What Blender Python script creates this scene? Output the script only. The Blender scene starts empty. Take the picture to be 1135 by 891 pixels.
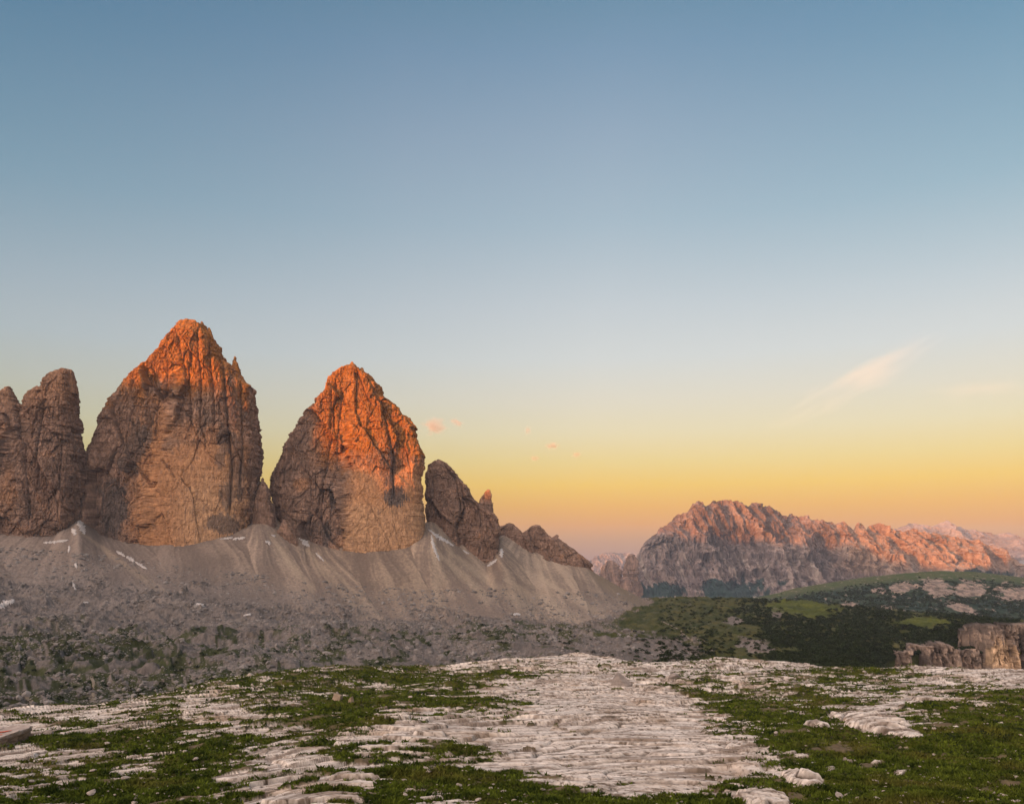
import bpy, math, random
import numpy as np
from mathutils import Vector

random.seed(4)
RNG = np.random.default_rng(11)
F, CX, HZ = 880.0, 567.5, 617.0          # focal length, centre column and horizon row of the photograph (pixels)
SC = bpy.context.scene
COL = SC.collection

# ------------------------------------------------------------------ camera
cam_d = bpy.data.cameras.new('camera')
cam = bpy.data.objects.new('camera', cam_d)
COL.objects.link(cam)
cam.location = (0, 0, 0)
cam.rotation_euler = (math.pi / 2, 0, 0)
cam_d.sensor_fit = 'HORIZONTAL'
cam_d.sensor_width = 36
cam_d.lens = 36 * F / 1135
cam_d.shift_y = (HZ - 445.5) / 1135
cam_d.clip_start = 0.5
cam_d.clip_end = 90000
SC.camera = cam

# ------------------------------------------------------------------ light
SUN_EL, SUN_AZ = math.radians(3.0), math.radians(45)        # behind the camera, to its left
S = Vector((-math.sin(SUN_AZ) * math.cos(SUN_EL), -math.cos(SUN_AZ) * math.cos(SUN_EL), math.sin(SUN_EL)))
sun_d = bpy.data.lights.new('sun', 'SUN')
sun_d.energy = 3.7
sun_d.angle = math.radians(0.5)
sun_d.color = (1.0, 0.29, 0.02)
sun = bpy.data.objects.new('sun', sun_d)
COL.objects.link(sun)
sun.rotation_euler = (-S).to_track_quat('-Z', 'Y').to_euler()

def lin(r, g, b):
    f = lambda c: (c / 255 / 12.92) if c / 255 <= 0.04045 else ((c / 255 + 0.055) / 1.055) ** 2.4
    return (f(r), f(g), f(b), 1)

W = bpy.data.worlds.new('World')
SC.world = W
W.use_nodes = True
nt = W.node_tree
nt.nodes.clear()
N = nt.nodes.new
L = nt.links.new
out = N('ShaderNodeOutputWorld')
bg = N('ShaderNodeBackground')
L(bg.outputs[0], out.inputs[0])
tc = N('ShaderNodeTexCoord')
sep = N('ShaderNodeSeparateXYZ')
L(tc.outputs['Generated'], sep.inputs[0])
ramp = N('ShaderNodeValToRGB')
L(sep.outputs['Z'], ramp.inputs[0])
SKY = [(617, (150, 112, 120)), (600, (174, 116, 98)), (583, (207, 124, 46)), (562, (222, 149, 4)), (538, (231, 178, 34)),
       (512, (226, 193, 110)), (480, (222, 203, 158)), (445, (215, 204, 181)), (400, (203, 203, 198)), (345, (190, 195, 197)),
       (250, (159, 177, 188)), (150, (139, 160, 178)), (60, (115, 144, 168)), (0, (99, 134, 158))]
els = ramp.color_ramp.elements
for i, (py, c) in enumerate(SKY):
    t = (HZ - py) / F
    z = t / math.sqrt(1 + t * t)
    e = els[i] if i < 2 else els.new(z)
    e.position = z
    e.color = lin(*c)
e = els.new(1.0)
e.color = lin(70, 118, 150)
sky = N('ShaderNodeTexSky')
sky.sky_type = 'NISHITA'
sky.sun_disc = False
sky.sun_elevation = SUN_EL
sky.sun_rotation = math.atan2(S.x, S.y)
sky.altitude = 2400
sky.dust_density = 2.0
skm = N('ShaderNodeVectorMath'); skm.operation = 'SCALE'
skm.inputs['Scale'].default_value = 0.05
L(sky.outputs[0], skm.inputs[0])
# the sunrise glow round the sun's own direction
dot = N('ShaderNodeVectorMath'); dot.operation = 'DOT_PRODUCT'
L(tc.outputs['Generated'], dot.inputs[0])
dot.inputs[1].default_value = (-0.62, -0.62, 0.48)
mr = N('ShaderNodeMapRange')
mr.inputs['From Min'].default_value = 0.14
mr.inputs['From Max'].default_value = 1.0
L(dot.outputs['Value'], mr.inputs['Value'])
pw = N('ShaderNodeMath'); pw.operation = 'POWER'; pw.inputs[1].default_value = 1.4
L(mr.outputs[0], pw.inputs[0])
gl = N('ShaderNodeVectorMath'); gl.operation = 'SCALE'
gl.inputs[0].default_value = (3.0, 2.22, 1.72)
L(pw.outputs[0], gl.inputs['Scale'])
a1 = N('ShaderNodeVectorMath'); a1.operation = 'ADD'
a2 = N('ShaderNodeVectorMath'); a2.operation = 'ADD'
azm = N('ShaderNodeMapRange'); azm.inputs['From Min'].default_value = -0.56; azm.inputs['From Max'].default_value = 0.1
L(sep.outputs['X'], azm.inputs['Value'])
azr = N('ShaderNodeMix'); azr.data_type = 'VECTOR'
L(azm.outputs[0], azr.inputs[0]); azr.inputs[4].default_value = (0.61, 0.70, 0.77); azr.inputs[5].default_value = (1, 1, 1)
azx = N('ShaderNodeVectorMath'); azx.operation = 'MULTIPLY'
abx = N('ShaderNodeMath'); abx.operation = 'ABSOLUTE'; L(sep.outputs['X'], abx.inputs[0])
m1 = N('ShaderNodeMapRange'); m1.inputs['From Min'].default_value = 0.12; m1.inputs['From Max'].default_value = 0.55; L(abx.outputs[0], m1.inputs['Value'])
m2 = N('ShaderNodeMapRange'); m2.inputs['From Min'].default_value = 0.26; m2.inputs['From Max'].default_value = 0.52; L(sep.outputs['Z'], m2.inputs['Value'])
m3 = N('ShaderNodeMath'); m3.operation = 'MULTIPLY'; L(m1.outputs[0], m3.inputs[0]); L(m2.outputs[0], m3.inputs[1])
hi = N('ShaderNodeMix'); hi.data_type = 'VECTOR'; hi.inputs[4].default_value = (1, 1, 1); hi.inputs[5].default_value = (0.55, 0.83, 0.88)
L(m3.outputs[0], hi.inputs[0])
hix = N('ShaderNodeVectorMath'); hix.operation = 'MULTIPLY'
L(ramp.outputs[0], hix.inputs[0]); L(hi.outputs[1], hix.inputs[1])
L(hix.outputs[0], azx.inputs[0]); L(azr.outputs[1], azx.inputs[1])
L(azx.outputs[0], a1.inputs[0]); L(skm.outputs[0], a1.inputs[1])
L(a1.outputs[0], a2.inputs[0]); L(gl.outputs[0], a2.inputs[1])
L(a2.outputs[0], bg.inputs['Color'])
bg.inputs['Strength'].default_value = 0.5

vs = SC.view_settings
SC.display_settings.display_device = 'sRGB'
vs.view_transform = 'Standard'
vs.look = 'None'
vs.exposure = 1.0
vs.gamma = 1.0
vs.use_curve_mapping = False
cy = SC.cycles
cy.use_denoising = True
try:
    cy.denoiser = 'OPENIMAGEDENOISE'
except Exception:
    pass
cy.max_bounces = 5
cy.diffuse_bounces = 1
cy.glossy_bounces = 1
cy.volume_bounces = 0
cy.transparent_max_bounces = 6
cy.sample_clamp_indirect = 6
cy.volume_step_rate = 1.0
cy.volume_max_steps = 256

# ------------------------------------------------------------------ helpers: noise
def _h(ix, iy, iz, seed):
    h = (ix.astype(np.uint32) * np.uint32(374761393)) ^ (iy.astype(np.uint32) * np.uint32(668265263)) ^ (iz.astype(np.uint32) * np.uint32(2147483647 - 76543)) ^ np.uint32((seed * 974711 + 12345) & 0xffffffff)
    h = (h ^ (h >> np.uint32(13))) * np.uint32(1274126177)
    h = (h ^ (h >> np.uint32(16))) * np.uint32(2246822519)
    return h ^ (h >> np.uint32(15))

def gn(x, y, z=None, seed=0):
    """gradient noise, about -1..1"""
    x = np.asarray(x, np.float64); y = np.asarray(y, np.float64)
    x0 = np.floor(x); y0 = np.floor(y)
    fx = (x - x0).astype(np.float32); fy = (y - y0).astype(np.float32)
    ix = x0.astype(np.int64); iy = y0.astype(np.int64)
    u = fx * fx * fx * (fx * (fx * 6 - 15) + 10); v = fy * fy * fy * (fy * (fy * 6 - 15) + 10)
    if z is None:
        zz = np.zeros_like(ix)
        def g(i, j):
            a = _h(ix + i, iy + j, zz, seed).astype(np.float32) * np.float32(2 * math.pi / 4294967296)
            return np.cos(a) * (fx - i) + np.sin(a) * (fy - j)
        a = g(0, 0); a += u * (g(1, 0) - a)
        b = g(0, 1); b += u * (g(1, 1) - b)
        return (a + v * (b - a)) * 1.5
    z = np.asarray(z, np.float64)
    z0 = np.floor(z); fz = (z - z0).astype(np.float32); iz = z0.astype(np.int64)
    w = fz * fz * fz * (fz * (fz * 6 - 15) + 10)
    def g3(i, j, k):
        h = _h(ix + i, iy + j, iz + k, seed)
        gx = (h & np.uint32(1023)).astype(np.float32) / 511.5 - 1
        gy = ((h >> np.uint32(10)) & np.uint32(1023)).astype(np.float32) / 511.5 - 1
        gz = ((h >> np.uint32(20)) & np.uint32(1023)).astype(np.float32) / 511.5 - 1
        return gx * (fx - i) + gy * (fy - j) + gz * (fz - k)
    r = []
    for k in (0, 1):
        a = g3(0, 0, k); a += u * (g3(1, 0, k) - a)
        b = g3(0, 1, k); b += u * (g3(1, 1, k) - b)
        r.append(a + v * (b - a))
    return (r[0] + w * (r[1] - r[0])) * 1.5

def fbm(x, y, z=None, o=4, seed=0, gain=0.5):
    s = 0; a = 1.0; f = 1.0; t = 0
    for i in range(o):
        s = s + a * gn(x * f, y * f, None if z is None else z * f, seed + i * 7)
        t += a; a *= gain; f *= 2.03
    return s / t

def ridge(x, y, z=None, o=3, seed=0, gain=0.5):
    s = 0; a = 1.0; f = 1.0; t = 0
    for i in range(o):
        n = 1 - np.abs(gn(x * f, y * f, None if z is None else z * f, seed + i * 7))
        s = s + a * n * n
        t += a; a *= gain; f *= 2.1
    return s / t

def cells(x, y, z, seed=0):
    """the random value of the nearest Voronoi cell and the gap to its border"""
    x0 = np.floor(x).astype(np.int64); y0 = np.floor(y).astype(np.int64); z0 = np.floor(z).astype(np.int64)
    b1 = np.full(x.shape, 9.0, np.float32); b2 = b1.copy(); val = np.zeros(x.shape, np.float32)
    for i in (-1, 0, 1):
        for j in (-1, 0, 1):
            for k in (-1, 0, 1):
                h = _h(x0 + i, y0 + j, z0 + k, seed)
                px = (h & np.uint32(1023)).astype(np.float32) / 1023 + (x0 + i - x)
                py = ((h >> np.uint32(10)) & np.uint32(1023)).astype(np.float32) / 1023 + (y0 + j - y)
                pz = ((h >> np.uint32(20)) & np.uint32(1023)).astype(np.float32) / 1023 + (z0 + k - z)
                d = (px * px + py * py + pz * pz).astype(np.float32)
                v = ((h >> np.uint32(7)) & np.uint32(4095)).astype(np.float32) / 4095
                near = d < b1
                b2 = np.where(near, b1, np.minimum(b2, d))
                val = np.where(near, v, val)
                b1 = np.where(near, d, b1)
    return val, np.sqrt(b2) - np.sqrt(b1)

def facets(x, y, z, seed=0, tilt=0.8):
    """broken rock: every Voronoi cell a flat face of its own height and lean; also the gap to the next cell"""
    x0 = np.floor(x).astype(np.int64); y0 = np.floor(y).astype(np.int64); z0 = np.floor(z).astype(np.int64)
    b1 = np.full(x.shape, 9.0, np.float32); b2 = b1.copy(); val = np.zeros(x.shape, np.float32); fac = np.zeros(x.shape, np.float32)
    for i in (-1, 0, 1):
        for j in (-1, 0, 1):
            for k in (-1, 0, 1):
                h = _h(x0 + i, y0 + j, z0 + k, seed)
                px = (h & np.uint32(1023)).astype(np.float32) / 1023 + (x0 + i - x)
                py = ((h >> np.uint32(10)) & np.uint32(1023)).astype(np.float32) / 1023 + (y0 + j - y)
                pz = ((h >> np.uint32(20)) & np.uint32(1023)).astype(np.float32) / 1023 + (z0 + k - z)
                d = (np.abs(px) + np.abs(py) + np.maximum(np.abs(pz), 0.6 * np.abs(px)) * 1.2).astype(np.float32)
                v = ((h >> np.uint32(7)) & np.uint32(4095)).astype(np.float32) / 4095
                t1 = ((h >> np.uint32(3)) & np.uint32(255)).astype(np.float32) / 127.5 - 1
                t2 = ((h >> np.uint32(15)) & np.uint32(255)).astype(np.float32) / 127.5 - 1
                near = d < b1
                b2 = np.where(near, b1, np.minimum(b2, d))
                val = np.where(near, v, val)
                fac = np.where(near, v - 0.5 + tilt * (t1 * (px + py) * 0.7 + t2 * pz * 0.6), fac)
                b1 = np.where(near, d, b1)
    return np.clip(fac, -0.65, 0.6), val, b2 - b1

def sstep(a, b, x):
    t = np.clip((x - a) / (b - a), 0, 1)
    return t * t * (3 - 2 * t)

def mixc(a, b, m):
    a = np.asarray(a, np.float32); b = np.asarray(b, np.float32)
    return a + (b - a) * m[..., None]

def to_px(x, y, z):
    yy = np.maximum(y, 1.0)
    return CX + F * x / yy, HZ - F * z / yy

def blob(px, py, cx, cy_, rx, ry, warp=0, ang=0, edge=0.55):
    dx = px - cx; dy = py - cy_
    c, s = math.cos(math.radians(ang)), math.sin(math.radians(ang))
    u = (dx * c + dy * s) / rx; v = (-dx * s + dy * c) / ry
    return 1 - sstep(edge, 1.15 - (edge - 0.55) * 0.3, np.sqrt(u * u + v * v) + warp)

# ------------------------------------------------------------------ helpers: meshes and materials
def grid_faces(nr, nc, wrap=False):
    i = np.arange(nr - 1)[:, None] * nc
    j = np.arange(nc if wrap else nc - 1)[None, :]
    j2 = (j + 1) % nc
    return np.stack([i + j, i + j2, i + nc + j2, i + nc + j], -1).reshape(-1, 4)

def raw_mesh(name, v, quads=None, tris=None, smooth=True, tint=None, attrs=None):
    me = bpy.data.meshes.new(name)
    v = np.ascontiguousarray(v, np.float32).reshape(-1, 3)
    me.vertices.add(len(v)); me.vertices.foreach_set('co', v.ravel())
    nq = 0 if quads is None else len(quads); ntr = 0 if tris is None else len(tris)
    loops = np.concatenate([a for a in ((quads.ravel() if nq else None), (tris.ravel() if ntr else None)) if a is not None]).astype(np.int32)
    start = np.concatenate([np.arange(nq) * 4, nq * 4 + np.arange(ntr) * 3]).astype(np.int32)
    me.loops.add(len(loops)); me.loops.foreach_set('vertex_index', loops)
    me.polygons.add(nq + ntr); me.polygons.foreach_set('loop_start', start)
    me.polygons.foreach_set('use_smooth', np.full(nq + ntr, smooth))
    me.update(calc_edges=True)
    if tint is not None:
        c = np.ones((len(v), 4), np.float32); c[:, :3] = np.clip(tint.reshape(-1, 3), 0, 1)
        me.attributes.new('tint', 'FLOAT_COLOR', 'POINT').data.foreach_set('color', c.ravel())
    for k, a in (attrs or {}).items():
        me.attributes.new(k, 'FLOAT', 'POINT').data.foreach_set('value', np.ascontiguousarray(a, np.float32).ravel())
    return me

def link(name, me, mat=None, parent=None, label=None, cat=None, group=None, kind=None, loc=None):
    o = bpy.data.objects.new(name, me)
    COL.objects.link(o)
    if mat is not None and not me.materials:
        me.materials.append(mat)
    if parent is not None:
        o.parent = parent
    if loc is not None:
        o.location = loc
    for k, a in (('label', label), ('category', cat), ('group', group), ('kind', kind)):
        if a:
            o[k] = a
    return o

def material(name, base=(0.3, 0.3, 0.3), attr=True, rough=0.9, var=0.25, scale=1.0, stretch=(1, 1, 1), bump=0.3, bscale=None, spec=0.15, dist=1.0, det=7, nr=0.62):
    """a rough natural surface: the thing's own colours, broken up by noise in the place's own metres, with a fine relief"""
    m = bpy.data.materials.new(name)
    m.use_nodes = True
    t = m.node_tree
    t.nodes.clear()
    n = t.nodes.new; l = t.links.new
    o = n('ShaderNodeOutputMaterial'); b = n('ShaderNodeBsdfPrincipled')
    l(b.outputs[0], o.inputs[0])
    b.inputs['Roughness'].default_value = rough
    b.inputs['Specular IOR Level'].default_value = spec
    g = n('ShaderNodeNewGeometry')
    mp = n('ShaderNodeMapping'); mp.inputs['Scale'].default_value = stretch
    l(g.outputs['Position'], mp.inputs[0])
    n1 = n('ShaderNodeTexNoise'); n1.inputs['Scale'].default_value = 1 / scale; n1.inputs['Detail'].default_value = det; n1.inputs['Roughness'].default_value = nr
    l(mp.outputs[0], n1.inputs['Vector'])
    r = n('ShaderNodeMapRange'); r.inputs['From Min'].default_value = 0.25; r.inputs['From Max'].default_value = 0.75
    r.inputs['To Min'].default_value = 1 - var; r.inputs['To Max'].default_value = 1 + var
    l(n1.outputs['Fac'], r.inputs['Value'])
    mul = n('ShaderNodeVectorMath'); mul.operation = 'SCALE'
    if attr:
        at = n('ShaderNodeAttribute'); at.attribute_name = 'tint'
        l(at.outputs['Color'], mul.inputs[0])
    else:
        mul.inputs[0].default_value = base
    l(r.outputs[0], mul.inputs['Scale'])
    l(mul.outputs[0], b.inputs['Base Color'])
    if bump:
        n2 = n('ShaderNodeTexNoise'); n2.inputs['Scale'].default_value = 1 / (bscale or scale); n2.inputs['Detail'].default_value = 5; n2.inputs['Roughness'].default_value = 0.65
        l(mp.outputs[0], n2.inputs['Vector'])
        bp = n('ShaderNodeBump'); bp.inputs['Strength'].default_value = bump; bp.inputs['Distance'].default_value = dist
        l(n2.outputs['Fac'], bp.inputs['Height'])
        l(bp.outputs[0], b.inputs['Normal'])
    return m

M_CLIFF = material('cliff_rock', spec=0.03, var=0.5, scale=6, stretch=(1, 1, 0.5), bump=0.7, bscale=3.5, dist=2.0, det=9, nr=0.75)
M_FAR = material('far_rock', spec=0.03, var=0.5, scale=60, stretch=(1, 1, 0.5), bump=0.5, bscale=22, dist=10, det=9, nr=0.72)
M_SCREE = material('scree', var=0.22, scale=7, bump=0.7, bscale=5, dist=1.6)
M_HILL = material('hill_cover', var=0.3, scale=14, bump=0.7, bscale=12, dist=5)
M_GROUND = material('plateau_ground', var=0.22, scale=0.35, bump=0.75, bscale=0.22, dist=0.06)
M_SNOW = material('old_snow', base=(0.48, 0.44, 0.425), attr=False, var=0.4, scale=6, bump=0.3, bscale=3, dist=0.4)
M_STONE = material('limestone', base=(0.36, 0.30, 0.26), attr=False, var=0.45, scale=0.5, bump=0.8, bscale=0.3, dist=0.08)
M_STONE_TAN = material('tan_limestone', base=(0.27, 0.2, 0.145), attr=False, var=0.45, scale=0.5, bump=0.8, bscale=0.3, dist=0.08)
M_STONE_DARK = material('weathered_limestone', base=(0.26, 0.22, 0.2), attr=False, var=0.4, scale=0.5, bump=0.8, bscale=0.3, dist=0.08)
M_RUBBLE = material('rubble', attr=True, var=0.25, scale=3, bump=0.4, bscale=2, dist=0.5)
M_GRASS = material('alpine_grass', attr=True, var=0.25, scale=0.6, bump=0)
M_PINE = material('pine_foliage', attr=True, var=0.35, scale=3, bump=0)
M_RED = material('red_paint', base=(0.62, 0.09, 0.04), attr=False, var=0.12, scale=0.1, bump=0)
M_PATH = material('path_gravel', base=(0.22, 0.18, 0.14), attr=False, var=0.25, scale=2, bump=0.3, dist=0.3)

# ------------------------------------------------------------------ the valley terrain: rows of (column, depth, row) knots
KN = [
    None,
    None,
    [(-200, 480, 800), (0, 500, 786), (130, 540, 780), (270, 600, 752), (400, 640, 744), (640, 700, 737), (800, 800, 741), (950, 800, 745), (1135, 800, 752), (1400, 800, 770)],
    [(-200, 650, 755), (0, 700, 742), (130, 730, 742), (270, 800, 728), (400, 850, 724), (640, 1000, 716), (720, 1000, 716), (800, 1100, 720), (950, 1100, 727), (985, 1270, 746), (1060, 1270, 752), (1135, 1270, 758), (1400, 1250, 770)],
    [(-200, 950, 708), (0, 1000, 705), (270, 1100, 702), (400, 1150, 700), (640, 1400, 697), (720, 1450, 700), (800, 1450, 701), (950, 1450, 703), (985, 1375, 717), (1000, 1370, 715), (1050, 1370, 714), (1066, 1370, 714), (1076, 1395, 694), (1135, 1400, 693), (1400, 1300, 735)],
    [(-200, 1320, 674), (0, 1350, 672), (200, 1450, 672), (400, 1650, 688), (560, 1760, 686), (640, 1850, 690), (720, 1950, 682), (800, 2000, 681), (900, 1900, 685), (1000, 1750, 686), (1060, 1650, 691), (1135, 1560, 696), (1400, 1500, 715)],
    [(-200, 1580, 642), (0, 1600, 640), (200, 1720, 640), (400, 1900, 652), (550, 2050, 657), (640, 2200, 660), (690, 2250, 668), (720, 2300, 669), (800, 2350, 669), (860, 2300, 673), (910, 2150, 676), (950, 2100, 677), (1050, 1900, 684), (1110, 1800, 689), (1135, 1720, 691), (1400, 1650, 700)],
    [(-200, 1850, 600), (0, 1860, 599), (60, 1870, 601), (88, 1900, 588), (112, 1960, 602), (150, 1985, 605), (200, 1985, 605), (240, 1985, 601), (275, 2010, 592), (292, 2030, 587), (315, 2070, 596), (345, 2110, 607), (400, 2120, 613), (445, 2120, 612), (468, 2150, 602), (480, 2180, 596), (510, 2240, 614), (540, 2290, 626), (556, 2320, 612), (600, 2440, 624), (650, 2520, 627), (685, 2540, 646), (720, 2550, 663), (800, 2560, 662.5), (850, 2500, 664), (880, 2420, 665), (930, 2350, 671), (990, 2250, 677), (1060, 2050, 683), (1110, 1950, 688), (1135, 1850, 690), (1400, 1800, 698)],
]
TPX = np.linspace(-170, 1310, 2000)
def knots(rows):
    a = np.array(rows, float)
    return np.interp(TPX, a[:, 0], a[:, 1]), np.interp(TPX, a[:, 0], a[:, 2])
RY, RZ = [], []
for k in KN:
    if k is None:
        continue
    Y, py = knots(k)
    RY.append(Y); RZ.append((HZ - py) / F * Y)
zero = np.zeros_like(TPX)
RY = [zero + 150, zero + 380] + RY
RZ = [zero - 80, np.minimum(RZ[0] - 4, -98)] + RZ
left = 1 - sstep(600, 665, TPX)
RY += [RY[-1] + 210, RY[-1] + 560, RY[-1] + 1500]
RZ += [RZ[-1] + 70 * left - 25 * (1 - left), RZ[-1] - 30 * left - 150 * (1 - left), RZ[-1] - 400]
CNT = [14, 20, 90, 120, 110, 110, 130, 70, 24, 12]
TY, TZ = [], []
for i, c in enumerate(CNT):
    for q in range(c):
        t = q / c
        TY.append(RY[i] * (1 - t) + RY[i + 1] * t)
        TZ.append(RZ[i] * (1 - t) + RZ[i + 1] * t)
TY.append(RY[-1]); TZ.append(RZ[-1])
TY = np.array(TY); TZ = np.array(TZ)
def smooth_rows(a, n):
    for _ in range(n):
        p = np.pad(a, ((1, 1), (0, 0)), 'edge')
        a = 0.25 * p[:-2] + 0.5 * p[1:-1] + 0.25 * p[2:]
    return a
TZ = smooth_rows(TZ, 120); TY = smooth_rows(TY, 40)
def smooth_cols(a, n):
    for _ in range(n):
        p = np.pad(a, ((0, 0), (1, 1)), 'edge')
        a = 0.25 * p[:, :-2] + 0.5 * p[:, 1:-1] + 0.25 * p[:, 2:]
    return a
TY = smooth_cols(TY, 60)
TZ = smooth_cols(TZ, 30)
PXG = np.broadcast_to(TPX, TY.shape)
cl_y = np.interp(TPX, [975, 982, 1000, 1030, 1066, 1071, 1090, 1118, 1128, 1310], [1300, 1322, 1330, 1340, 1345, 1352, 1328, 1326, 1352, 1380])[None, :]
drop = sstep(976, 984, PXG) * (TY < cl_y)
TZ = TZ * (1 - drop) + np.minimum(TZ, (HZ - 766) / F * TY) * drop
TX = (PXG - CX) / F * TY
PYG = HZ - F * TZ / TY

scree_line = np.interp(TPX, [-200, 0, 120, 200, 300, 400, 480, 560, 640, 700, 730, 1400], [640, 645, 655, 664, 672, 684, 688, 686, 691, 680, 668, 640])[None, :]
wn = fbm(TX / 120, TY / 120, o=4, seed=3)
is_scree = 1 - sstep(-14, 12, PYG - scree_line + wn * 30 + fbm(TX / 25, TY / 40, o=4, seed=5, gain=0.65) * 22)
is_scree *= 1 - sstep(708, 726, PXG + wn * 12)
green_r = sstep(668, 700, PXG + (PYG - 690) * 1.5 + wn * 28) * sstep(656, 663, PYG)
pale = np.maximum.reduce([blob(PXG, PYG, 690, 722, 105, 21, wn * 0.45), blob(PXG, PYG, 862, 681, 9, 7, wn * 0.4), blob(PXG, PYG, 838, 717, 26, 7, wn * 0.5, 12), blob(PXG, PYG, 815, 690, 14, 5, wn * 0.5)])
rag = fbm(TX / 26, TY / 60, o=4, seed=79, gain=0.65)
meadow = np.maximum(blob(PXG, PYG, 887, 674, 48, 11, wn * 0.35 + rag * 0.7, 5), blob(PXG, PYG, 1026, 691, 36, 6.5, wn * 0.3 + rag * 0.8))
forest = sstep(0.42, 0.62, green_r * sstep(775, 885, PXG + wn * 70 - (PYG - 690) * 0.6) * sstep(-0.5, -0.1, fbm(TX / 60, TY / 110, o=4, seed=85)) * (1 - pale) * (1 - meadow))
slab = blob(PXG, PYG, 70, 738, 175, 55, wn * 0.3)
# relief
hum = (ridge(TX / 95, TY / 95, o=5, seed=21) - 0.6) * 24 * (1 - is_scree) * sstep(380, 520, TY)
near_s = np.clip(TY / 1150, 0.35, 1.0)
hum = (hum + fbm(TX / 210, TY / 190, o=3, seed=23) * 26 * (1 - is_scree) * sstep(380, 600, TY) * (1 - green_r)) * near_s
rockbump = near_s * (fbm(TX / 13, TY / 13, o=4, seed=31, gain=0.6)) * 4.2 * (1 - is_scree) * (1 - 0.6 * green_r)
q = TZ + fbm(TX / 60, TY / 60, o=3, seed=41) * 26 + TX * 0.05
terr = (np.floor(q / 11) + sstep(0.62, 1.0, q / 11 - np.floor(q / 11))) * 11 - q
# scree: fans spreading from the gullies, each with its own runnels down the fall line
APEX = [(-110, 575), (88, 566), (205, 540), (291, 572), (335, 586), (395, 560), (477, 578), (549, 606), (590, 588), (632, 596)]
gravel = fbm(TX / 11, TY / 11, o=5, seed=59, gain=0.7)
dbest = np.full(TX.shape, 1e9); ang = np.zeros(TX.shape); ida = np.zeros(TX.shape); rad = np.zeros(TX.shape)
wob = fbm(PXG / 60, PYG / 40, o=3, seed=53)
for k_, (ax, ay) in enumerate(APEX):
    a_ = (PXG + wob * 7 - ax - 0.5 * (PYG - ay)) / np.maximum(PYG - ay + 14, 6)
    better = np.abs(a_) * (1.35 if k_ in (2, 5) else 1.0) < dbest
    dbest = np.where(better, np.abs(a_) * (1.35 if k_ in (2, 5) else 1.0), dbest); ang = np.where(better, a_, ang); ida = np.where(better, k_, ida)
    rad = np.where(better, PYG - ay, rad)
fan = fbm(ang * 14 + ida * 17.3, rad / 90 + ida, o=4, seed=55, gain=0.6)
runnel = fbm(ang * 4.2 + ida * 9.1, rad / 140, o=3, seed=57)
cone = -np.sqrt(dbest * dbest + 0.15) * 13
TZ2 = TZ + hum + rockbump + terr * slab * 1.5 * near_s * (1 - is_scree) + is_scree * (runnel * 3.2 + fan * 0.8 + np.clip(cone, -40, 0) * sstep(585, 640, PYG) * (1 - sstep(0, 1, is_scree < 0.3)) + gravel * 1.2 + fbm(TX / 6, TY / 6, o=3, seed=61) * 0.9)
fade = sstep(150, 420, TY)
TZ2 = TZ + (TZ2 - TZ) * fade
TZ2 -= sstep(0, 1, forest) * 0
# colours of the ground itself
c = np.empty(TX.shape + (3,), np.float32); c[:] = (0.155, 0.131, 0.12)
c = mixc(c, (0.085, 0.066, 0.05), sstep(0.05, 0.45, fbm(TX / 28, TY / 40, o=5, seed=73, gain=0.65)) * 0.7)
grain = fbm(TX / 5, TY / 5, o=3, seed=71, gain=0.7)
big = fbm(TX / 150, TY / 170, o=4, seed=77, gain=0.6)
c *= (1 + grain * 0.55 + big * 0.55)[..., None]
sc_col = mixc(mixc((0.155, 0.122, 0.105), (0.185, 0.138, 0.11), sstep(150, 420, PXG)), mixc((0.245, 0.192, 0.162), (0.35, 0.262, 0.195), sstep(150, 420, PXG)), sstep(-0.32, 0.42, fan * 0.38 + runnel * 0.75 + wn * 0.4 + gravel * 0.5))
for (x0, y0, x1, y1, w) in [(90, 590, 195, 662, 5), (340, 608, 412, 690, 7), (352, 612, 430, 690, 4), (478, 600, 488, 672, 6), (500, 612, 610, 688, 8), (300, 596, 345, 650, 4), (560, 640, 640, 688, 7), (600, 640, 668, 680, 5), (480, 606, 540, 660, 5)]:
    t = np.clip(((PXG - x0) * (x1 - x0) + (PYG - y0) * (y1 - y0)) / ((x1 - x0) ** 2 + (y1 - y0) ** 2), 0, 1)
    d = np.hypot(PXG - x0 - t * (x1 - x0), PYG - y0 - t * (y1 - y0)) / (w * (0.35 + t))
    sc_col = mixc(sc_col, (0.42, 0.325, 0.235), (1 - sstep(0.1, 1.3, d + fan * 1.1)) * 0.42)
brown = blob(PXG, PYG, 690, 648, 42, 14, fan * 0.5, 33)
sc_col = sc_col * (0.84 + 0.34 * ((ida * 0.618) % 1.0))[..., None]
sc_col = mixc(sc_col, (0.20, 0.145, 0.095), brown * 0.85) * (1 + grain * 0.3)[..., None]
sc_col = mixc(sc_col, c * 1.12, sstep(-52, 4, PYG - scree_line + wn * 16) * 0.8 * (1 - 0.6 * sstep(330, 480, PXG)))
c = mixc(c, sc_col, is_scree)
gcol = mixc((0.034, 0.042, 0.012), (0.085, 0.078, 0.028), sstep(-0.4, 0.5, fbm(TX / 45, TY / 45, o=4, seed=81)))
lush = green_r * (1 - pale * 0.9)
lush = sstep(0.3, 0.7, lush + fbm(TX / 9, TY / 14, o=4, seed=87, gain=0.65) * 0.8 * (1 - np.abs(2 * lush - 1) * 0.6))
c = mixc(c, gcol, np.clip(lush * 1.1, 0, 1) * sstep(-0.62, -0.3, fbm(TX / 22, TY / 40, o=4, seed=83) + 0.1))
c = mixc(c, mixc((0.05, 0.062, 0.012), (0.09, 0.10, 0.018), sstep(-0.4, 0.3, wn)), meadow * 0.9)
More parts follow.
